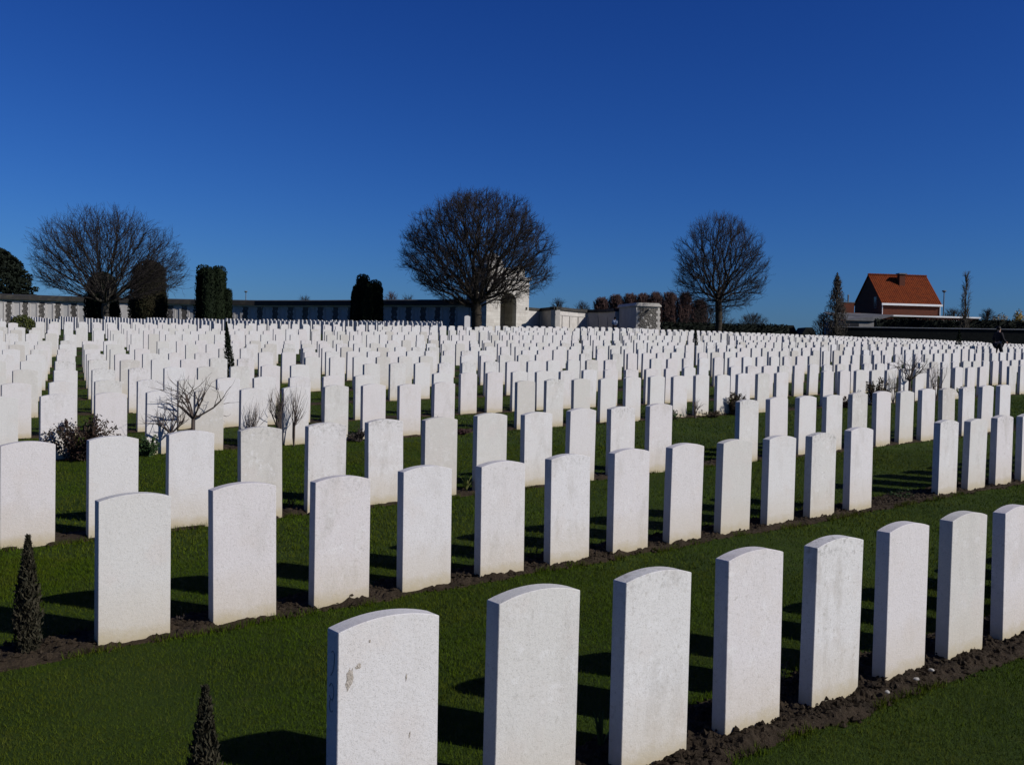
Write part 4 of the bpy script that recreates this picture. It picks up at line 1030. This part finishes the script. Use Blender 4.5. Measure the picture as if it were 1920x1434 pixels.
def twig_tree(name, lab, loc, h, w, seed, m, group, trunk=.25, n=900, tr=.11, up=2.0, mt=M_BARK, rtw=.03, L=.16, prof=None, zig=.3):
    """fine-twigged far tree: trunk plus a crown of many small branching twigs in an uneven outline"""
    rg = np.random.default_rng(seed); root = empty(name, loc, lab, "tree", group)
    mb = MB(); mb.tube((0, 0, -.6), (0, 0, h * max(trunk, .15)), tr * 1.2, tr, 7); mb.tube((0, 0, h * max(trunk, .15)), (0, 0, h * .9), tr, tr * .25, 6); mb.build("trunk", mt, root)
    f = rg.uniform(0, 1, n); a = rg.uniform(0, 6.283, n)
    pr = prof(f) if prof else np.sqrt(np.clip(1 - (2 * f - 1) ** 2, 0, 1)) ** .6
    pr = pr * (1 + .16 * np.sin(a * 3 + f * 7 + seed) + .1 * np.sin(a * 7 + seed))
    rr = np.sqrt(rg.uniform(.02, 1, n)); C = np.stack([np.cos(a) * pr * rr * w / 2, np.sin(a) * pr * rr * w / 2, h * trunk + f * h * (1 - trunk) * .93], 1)
    d = np.stack([np.cos(a) * .8, np.sin(a) * .8, np.full(n, up)], 1) + rg.normal(size=(n, 3)) * zig; d /= np.linalg.norm(d, axis=1, keepdims=True)
    l = L * h * rg.uniform(.5, 1.2, n)[:, None]; r = np.full(n, rtw)
    parts = [tubes(C - d * l * .5, C + d * l * .5, r, r * .5, 3)]
    for q in range(2):
        e = d + rg.normal(size=(n, 3)) * .5; e /= np.linalg.norm(e, axis=1, keepdims=True)
        parts.append(tubes(C, C + e * l * .6, r * .7, r * .4, 3))
    # limbs reaching from the trunk to a sample of the twigs
    s = rg.integers(0, n, 40); z0 = np.clip(C[s, 2] - np.hypot(C[s, 0], C[s, 1]) * max(up, .6), h * .1, h * .85)
    parts.append(tubes(np.stack([0 * z0, 0 * z0, z0], 1), C[s], np.full(40, tr * .4), np.full(40, rtw), 4))
    thing_mesh("crown", cat_tubes(parts), m, root)
    return root
for i, (px, ty) in enumerate(((1127, 556), (1154, 551), (1180, 549), (1204, 548), (1228, 546), (1254, 546), (1283, 547), (1310, 560))):
    dpt = 150; g = at(px, 640, dpt); zb = 2.9
    h = zh(px, ty, dpt) - zb; w = px2m(31, dpt)
    twig_tree("bare_tree", "%s tree from the left in the reddish-brown row behind the flint end pier" % ordw(i + 1), (g[0], g[1], zb), h, w, 300 + i, M_TWIGR, "reddish row of pruned trees", .12, 1500, .2, 2.6, M_TWIGR, .035, .12,
              lambda f: np.clip(.78 + .22 * np.sin(f * 3.0), 0, 1) * np.where(f > .8, np.sqrt(np.clip(1 - ((f - .8) / .2) ** 2, 0, 1)) * .75 + .25, 1))
for i, (px, ty, wp, dpt, m, lab) in enumerate((
        (733, 548, 34, 160, M_TWIGR, "small bare treetop just right of the stepped yew, behind the memorial wall"),
        (765, 554, 40, 160, M_TWIG, "low bare treetops behind the memorial wall left of the central tree"),
        (1045, 561, 46, 155, M_TWIG, "bare bushy tree behind the apse wall right of the pavilion"),
        (1090, 566, 44, 160, M_TWIG, "thin bare tree behind the apse wall left of the reddish row"),
        (1330, 575, 110, 140, M_TWIG, "wide thicket of bare trees behind the right bare tree's trunk"),
        (1410, 588, 80, 150, M_TWIG, "low grey thicket right of the right bare tree's trunk"),
        (1543, 588, 46, 112, M_TWIG, "dark bushy bare tree at the foot of the leafy upright tree"),
        (1850, 580, 36, 118, M_TWIG, "small bare tree with a dark bird-like tuft above the tall hedge"),
        (1786, 578, 60, 125, M_TWIG, "faint bare trees behind the lamp post right of the house"),
        (570, 555, 26, 170, M_TWIG, "tiny bare treetop peeping over the memorial wall"))):
    g = at(px, 640, dpt); zb = 2.6; h = zh(px, ty, dpt) - zb
    twig_tree("bare_tree", lab, (g[0], g[1], zb), h, px2m(wp, dpt), 330 + i, m, "distant bare trees", .1, 620 if wp > 60 else 300, .12, 1.3, M_BARK, .022, .22, lambda f: np.sqrt(np.clip(1 - f ** 2.2, 0, 1)))
# upright trees by the house
g = ground_at(1566, 96); h = top_h(512, 96, g)
tr_ = twig_tree("upright_tree", "narrow upright tree with withered leaves left of the red-roofed house", g, h, px2m(46, 96), 360, M_BARKG, None, .05, 520, .14, 2.6, M_BARK, .022, .1,
                lambda f: np.where(f < .3, .75 + .25 * f / .3, ((1 - f) / .7) ** .8))
rg = np.random.default_rng(9); n = 1500; f = rg.uniform(0, 1, n); a = rg.uniform(0, 6.283, n); pr = np.where(f < .3, .8 + .2 * f / .3, ((1 - f) / .7) ** .8) * (1 + .25 * np.sin(a * 3 + f * 14))
rr = np.sqrt(rg.uniform(0, 1, n)) * px2m(46, 96) / 2
thing_mesh("foliage", leaves(np.stack([np.cos(a) * pr * rr, np.sin(a) * pr * rr, f * h], 1), .17, .10, rg, .2), M_WITHER, tr_)
g = ground_at(1808, 96); h = top_h(506, 96, g)
twig_tree("upright_tree", "very slim tall bare tree right of the lamp post", g, h, px2m(19, 96), 361, M_BARKG, None, .12, 210, .09, 3.2, M_BARK, .02, .11, lambda f: np.clip(1.1 - f * .75, .2, 1))
# dark evergreen behind the wall at far left
g = at(-8, 640, 128); zb = 2.8; h = zh(0, 464, 128) - zb; w = px2m(160, 128); rg = np.random.default_rng(17)
con = empty("evergreen_tree", (g[0], g[1], zb), "large dark evergreen rising behind the memorial wall at the left edge", "tree")
mb = MB(); mb.tube((0, 0, -.4), (0, 0, h * .9), .35, .08, 8); mb.build("trunk", M_BARK, con)
n = 16000; f = rg.uniform(0, 1, n); a = rg.uniform(0, 6.283, n); lay = np.sin(f * 46 + 2 * np.sin(a * 3)) * .5 + .5
pr = np.sqrt(np.clip(1 - f ** 1.7, 0, 1)) * (.90 + .13 * lay) * (1 + .12 * np.sin(a * 5 + f * 9)); rr = np.sqrt(rg.uniform(.25, 1, n))
thing_mesh("crown", leaves(np.stack([np.cos(a) * pr * rr * w / 2, np.sin(a) * pr * rr * w / 2, f * h - .15 * rr * w * .1], 1), .55, .26, rg, -.1, np.stack([np.cos(a), np.sin(a), 0 * a], 1) * .8), M_DCON, con)
# yellow shrubs beyond the hedge
for i, (px, ty, wp, m, lab) in enumerate(((1908, 581, 22, M_YELL, "golden yellow rounded shrub above the tall hedge at the right edge"), (1875, 588, 36, leafmat("straw_leaves", (.26, .20, .11), (.15, .12, .07), 4), "straw-coloured shrubs above the tall hedge left of the golden one"))):
    dpt = 106; g = at(px, 640, dpt); zb = 3.0; h = zh(px, ty, dpt) - zb; w = px2m(wp, dpt); rg = np.random.default_rng(400 + i)
    r_ = empty("flowering_shrub", (g[0], g[1], zb), lab, "shrub"); n = 1600
    mb = MB(); mb.tube((0, 0, -.3), (0, 0, h * .7), .07, .04, 6); mb.build("stem", M_BARK, r_)
    q = rg.normal(size=(n, 3)); q /= np.linalg.norm(q, axis=1, keepdims=True); q *= rg.uniform(.45, 1.05, n)[:, None]
    thing_mesh("foliage", leaves(q * np.array([w / 2, w / 2, h * .42]) + np.array([0, 0, h * .58]), .2, .1, rg, .3), m, r_)

# ------------------------------------------------------------------ the red-roofed house and its outbuildings
hd = 112.0; hc = at(1651, 640, hd); ha = rad(-7); HZ = 3.0
house = empty("brick_house", (hc[0], hc[1], HZ), "brick house with a steep orange tiled roof and dark gable, right of the upright tree", "house", rotz=-ha)
ha_ = -ha
Lh = px2m(113, hd) / math.cos(ha_) * 1.02; Wh = 6.6
eave = CAMH + (671 - 569) * hd / F - HZ; ridge = CAMH + (671 - 517.5) * (hd + 3) / F - HZ
mb = MB(); mb.box(0, Lh, 0, Wh, -1.5, eave - .02)
mb.poly([(0.001, .0, eave - .02), (0.001, Wh, eave - .02), (0.001, Wh / 2, ridge - .12)], [(0, 1, 2)]); mb.poly([(Lh - .001, 0, eave - .02), (Lh - .001, Wh, eave - .02), (Lh - .001, Wh / 2, ridge - .12)], [(2, 1, 0)])
mb.build("wall", M_BRICK, house)
# pantile roof: waved sheets on both slopes
V, Fc = [], []
nx, nz = 160, 10
for side in (0, 1):
    b0 = len(V)
    for iz in range(nz + 1):
        f = iz / nz; yb = (-.28 + f * (Wh / 2 + .28)); zz = (eave - .14) + f * (ridge - eave + .14)
        for ix in range(nx + 1):
            x = -.12 + (Lh + .24) * ix / nx; wv = .028 * math.sin(ix / nx * (Lh + .24) / .25 * 6.283)
            y = yb if side == 0 else Wh - yb
            V.append((x, y, zz + wv + .10))
    for iz in range(nz):
        for ix in range(nx):
            q = b0 + iz * (nx + 1) + ix; Fc.append((q, q + 1, q + nx + 2, q + nx + 1) if side == 0 else (q + 1, q, q + nx + 1, q + nx + 2))
rf = link("roof", mesh_np("roof", np.array(V), np.array(Fc)), M_TILE, house)
mb = MB()
for i in range(22):
    x0_ = -.12 + i * (Lh + .24) / 22; mb.tube((x0_, Wh / 2, ridge + .10), (x0_ + (Lh + .24) / 22 - .03, Wh / 2, ridge + .12), .12, .14, 8)
mb.build("ridge_tiles", M_TILE, rf)
mb = MB(); xc = Lh * .49; mb.box(xc - .35, xc + .35, Wh * .30, Wh * .30 + .6, ridge - 2.1, ridge + .12); mb.build("chimney", M_BRICK, rf)
mb = MB(); mb.box(xc - .48, xc + .48, Wh * .30 - .13, Wh * .30 + .73, ridge + .122, ridge + .26); mb.build("chimney_cap", M_GREYR, rf)
mb = MB(); mb.box(xc - .5, xc + .5, Wh * .30 - .12, Wh * .30 - .003, ridge - 1.62, ridge - 1.5); mb.build("flashing", M_WHITE, rf)
mb = MB(); mb.box(-.14, Lh + .14, -.34, -.20, eave - .24, eave - .01); mb.build("gutter", M_WHITE, house)
for x_ in (.05, Lh - .03): mb = MB(); mb.tube((x_, -.07, -.5), (x_, -.07, eave - .24), .05, .05, 8); mb.build("downpipe", M_WHITE, house)
mb = MB(); mb.box(-.03, -.003, Wh * .18, Wh * .18 + .6, eave - .55, eave + .85); wn_ = mb.build("window", M_GREYR, house)
mb = MB(); mb.box(-.045, -.032, Wh * .18 + .08, Wh * .18 + .62, eave - .45, eave + .75); mb.build("pane", M_DARKG, wn_)
# flat-roofed brick extension
e0 = CAMH + (671 - 591) * 107 / F - HZ
mb = MB(); mb.box(1.3, Lh + 1.6, -5.2, -.32, -1.5, e0 - .16); ex = mb.build("extension", M_BRICK, house)
mb = MB(); mb.box(-2.0, Lh + 1.75, -5.35, -.31, e0 - .158, e0 + .0); mb.build("extension_roof", M_WHITE, house)
mb = MB(); mb.box(3.4, Lh + 1.2, -6.3, -5.37, e0 - .62, e0 - .48); mb.build("canopy", M_WHITE, house)
# left chimney stack with its low wing
cp_ = at(1590, 640, 111); wl = empty("brick_annex", (cp_[0], cp_[1], HZ), "brick annex with a chimney stack between the upright tree and the gable", "building", rotz=ha_)
hs_ = CAMH + (669 - 568) * 111 / F - HZ
mb = MB(); mb.box(-.95, .62, 0, 1.2, -1.5, hs_); mb.build("stack", M_BRICK, wl)
mb = MB(); mb.box(-1.0, .67, -.05, 1.25, hs_ + .002, hs_ + .1); mb.build("cap", M_GREYR, wl)
mb = MB(); mb.tube((.1, .5, hs_ + .1), (.1, .5, hs_ + .85), .09, .09, 8); mb.tube((.1, .5, hs_ + .85), (.1, .5, hs_ + 1.0), .14, .02, 8); mb.build("flue", M_METAL, wl)
mb = MB(); mb.box(.622, 1.5, .1, 2.2, -1.5, hs_ - 1.1); mb.build("wing", M_BRICK, wl)
# grey garage
gp = at(1583, 640, 104); gr = empty("garage", (gp[0], gp[1], 3.0), "grey low garage with a sloping sheet roof in front of the house's left side", "garage", rotz=ha_)
w1 = px2m(92, 104); z1 = zh(1590, 601, 104) - 3.0; z2 = zh(1640, 590.5, 104) - 3.0
mb = MB(); mb.box(0, w1, 0, 5, -1.5, z1); mb.build("wall", M_RENDER, gr)
mb = MB(); mb.poly([(-.1, -.25, z1 + .003), (w1 * .58, -.25, z1 + .003), (w1 * 1.02, -.25, z2 - .05), (w1 * 1.02, 5.2, z2 + .3), (-.1, 5.2, z2 + .3), (-.1, -.25, z1 + .1), (w1 * .58, -.25, z1 + .1), (w1 * 1.02, -.25, z2 + .05), (w1 * 1.02, 5.2, z2 + .4), (-.1, 5.2, z2 + .4)],
                   [(0, 1, 2, 3, 4), (9, 8, 7, 6, 5), (0, 5, 6, 1), (1, 6, 7, 2), (2, 7, 8, 3), (3, 8, 9, 4), (4, 9, 5, 0)]); mb.build("roof", M_GREYR, gr)
mb = MB(); mb.box(.05, w1 * .30, -.04, -.003, -1.0, z1 - .12); mb.build("door", M_DARKG, gr)
# distant low roofs
for i, (px, ty, wp, dpt, lab) in enumerate(((1516, 614, 30, 190, "tiny dark roof of a distant low house right of the low hedge"), (1482, 610, 20, 120, "dark sloping shed roof at the end of the low hedge"))):
    g = at(px, 640, dpt); zb = 2.5; h = zh(px, ty, dpt) - zb; w = px2m(wp, dpt)
    r_ = empty("distant_house" if i == 0 else "shed", (g[0], g[1], zb), lab, "house" if i == 0 else "shed")
    mb = MB(); mb.box(-w / 2, w / 2, 0, 5, -1, h * .6); mb.build("wall", M_DARKJ if False else M_BARK, r_)
    mb = MB(); mb.prism([(-w / 2 - .2, h * .6 + .003), (w / 2 + .2, h * .6 + .003), (w / 2 - w * .3, h), (-w / 2 + w * .3, h)], -.3, 5.3); mb.build("roof", M_DARKW, r_)
# lamp posts
for px, ty, dpt, lab in ((1767, 545, 116, "grey lamp post with a flat head right of the red-roofed house"), (460, 546, 150, "lamp post head showing above the memorial wall")):
    g = at(px, 640, dpt); zb = 3.0; h = zh(px, ty, dpt) - zb; r_ = empty("street_lamp", (g[0], g[1], zb), lab, "street lamp", "street lamps")
    mb = MB(); mb.tube((0, 0, -.3), (0, 0, h - .25), .09, .06, 8); mb.build("pole", M_METAL, r_)
    mb = MB(); mb.tube((0, 0, h - .25), (0, 0, h - .08), .08, .26, 10); mb.tube((0, 0, h - .078), (0, 0, h + .02), .28, .20, 10); mb.build("lamp_head", M_METAL, r_)

# ------------------------------------------------------------------ people
def person(loc, rotz, label, stride, jacket, trousers, hair_m, arms):
    root = empty("person", loc, label, "person", rotz=rotz)
    J = {}; E = []
    def jn(n, p, r, par=None):
        J[n] = (len(J), p, r)
        if par: E.append((J[par][0], J[n][0]))
    s = stride
    jn('pelvis', (0, 0, .95), .145); jn('waist', (0, .0, 1.10), .135, 'pelvis'); jn('chest', (0, 0, 1.32), .155, 'waist'); jn('neckb', (0, .0, 1.47), .085, 'chest'); jn('neck', (0, .01, 1.53), .055, 'neckb')
    jn('head', (0, .025, 1.62), .085, 'neck'); jn('crown', (0, .02, 1.70), .075, 'head')
    for sx_, nm in ((-1, 'l'), (1, 'r')):
        f = s * sx_
        jn('hip' + nm, (sx_ * .09, 0, .90), .095, 'pelvis'); jn('knee' + nm, (sx_ * .10, f * .16 + .03, .50), .062, 'hip' + nm); jn('ank' + nm, (sx_ * .10, f * .30 - (.05 if f < 0 else 0), .09), .042, 'knee' + nm); jn('toe' + nm, (sx_ * .11, f * .30 + .15 - (.05 if f < 0 else 0), .035), .034, 'ank' + nm)
        e_, h_ = arms[nm]
        jn('sh' + nm, (sx_ * .19, 0, 1.42), .062, 'chest'); jn('el' + nm, e_, .046, 'sh' + nm); jn('wr' + nm, h_, .030, 'el' + nm)
        d = np.array(h_) - np.array(e_); d /= np.linalg.norm(d); sd_ = np.array([0, 1.0, 0]) - d * d[1]; sd_ /= np.linalg.norm(sd_)
        palm = np.array(h_) + d * .06; jn('palm' + nm, tuple(palm), .030, 'wr' + nm)
        for q, (o_, l_) in enumerate(((-.027, .062), (-.009, .075), (.009, .078), (.027, .066))):
            b_ = palm + sd_ * o_ + d * .025; k1 = b_ + d * l_ * .5; k2 = k1 + d * l_ * .45 + np.array([-sx_ * .014, 0, 0])
            jn('f%d%s' % (q, nm), tuple(b_), .0095, 'palm' + nm); jn('g%d%s' % (q, nm), tuple(k1), .009, 'f%d%s' % (q, nm)); jn('h%d%s' % (q, nm), tuple(k2), .008, 'g%d%s' % (q, nm))
        tb = np.array(h_) + d * .03 + sd_ * .03; jn('th' + nm, tuple(tb), .011, 'wr' + nm); jn('tt' + nm, tuple(tb + d * .035 + sd_ * .022), .010, 'th' + nm)
    def skin(name, names, m, infl, parent, root_name, lv=1):
        ids = {n_: i for i, n_ in enumerate(names)}
        vs = [J[n_][1] for n_ in names]; inv = {v_[0]: n_ for n_, v_ in J.items()}
        es = [(ids[inv[a]], ids[inv[b]]) for a, b in E if inv[a] in ids and inv[b] in ids]
        me = bpy.data.meshes.new(name); me.from_pydata(vs, es, []); me.materials.append(m)
        o = link(name, me, None, parent)
        md = o.modifiers.new("skin", 'SKIN'); md.use_smooth_shade = True
        for i, n_ in enumerate(names):
            sv = me.skin_vertices[0].data[i]; r_ = J[n_][2] + infl; wide = 1.22 if n_ in ('chest', 'waist', 'pelvis') else 1.0
            sv.radius = (r_ * wide, r_ * (.78 if wide > 1 else 1)); sv.use_root = n_ == root_name
        ss_ = o.modifiers.new("sub", 'SUBSURF'); ss_.levels = lv; ss_.render_levels = lv
        return o
    skin("body", list(J), M_SKIN, 0, root, 'pelvis')
    skin("jacket", ['pelvis', 'waist', 'chest', 'neckb', 'shl', 'ell', 'wrl', 'shr', 'elr', 'wrr'], jacket, .022, root, 'pelvis')
    skin("trousers", ['pelvis', 'hipl', 'kneel', 'ankl', 'hipr', 'kneer', 'ankr'], trousers, .016, root, 'pelvis')
    skin("shoes", ['ankl', 'toel'], trousers, .012, root, 'ankl'); skin("shoes", ['ankr', 'toer'], trousers, .012, root, 'ankr')
    # face
    mb = MB(); mb.poly([(0, .125, 1.615), (-.014, .105, 1.60), (.014, .105, 1.60), (0, .105, 1.645)], [(0, 1, 2), (0, 2, 3), (0, 3, 1), (1, 3, 2)]); mb.build("nose", M_SKIN, root)
    for x_ in (-.032, .032): mb = MB(); mb.tube((x_, .098, 1.645), (x_, .108, 1.645), .012, .008, 7); mb.build("eye", M_HAIR, root)
    mb = MB(); mb.box(-.024, .024, .100, .109, 1.566, 1.574); mb.build("mouth", M_CARVE, root)
    for x_ in (-.09, .09): mb = MB(); mb.tube((x_ * .93, .01, 1.60), (x_, .0, 1.66), .016, .018, 6); mb.build("ear", M_SKIN, root)
    bm = bmesh.new(); bmesh.ops.create_icosphere(bm, subdivisions=3, radius=1)
    for v in bm.verts:
        v.co = Vector((v.co.x * .103, v.co.y * .115 - .008, v.co.z * .115 + 1.668))
    bmesh.ops.delete(bm, geom=[v for v in bm.verts if (v.co.y > .045 and v.co.z < 1.70) or v.co.z < 1.585], context='VERTS')
    me = bpy.data.meshes.new("hair"); bm.to_mesh(me); bm.free(); link("hair", me, hair_m, root)
    return root
def stand(px, head_y, hgt, d0, d1):
    best = min(((abs(proj(*(ground_at(px, q) + np.array([0, 0, hgt])))[1] - head_y), q) for q in np.arange(d0, d1, .5)))
    return ground_at(px, best[1])
g = stand(1872, 600, 1.79, 45, 90)
person((g[0], g[1], g[2]), rad(-75), "person in dark coat walking to the right among the far headstones", .62, M_DARKJ, M_DARKT, M_HAIR,
       {'l': ((-.24, -.10, 1.16), (-.22, .06, .96)), 'r': ((.24, .05, 1.15), (.20, .26, 1.02))})
g = stand(1152, 594, 1.78, 70, 92)
person((g[0], g[1], g[2]), rad(15), "person in light blue jacket standing by the shaded apse wall", .12, M_BLUEJ, M_DARKT, M_HAIR,
       {'l': ((-.25, .02, 1.16), (-.16, .20, 1.10)), 'r': ((.25, .02, 1.16), (.16, .20, 1.08))})
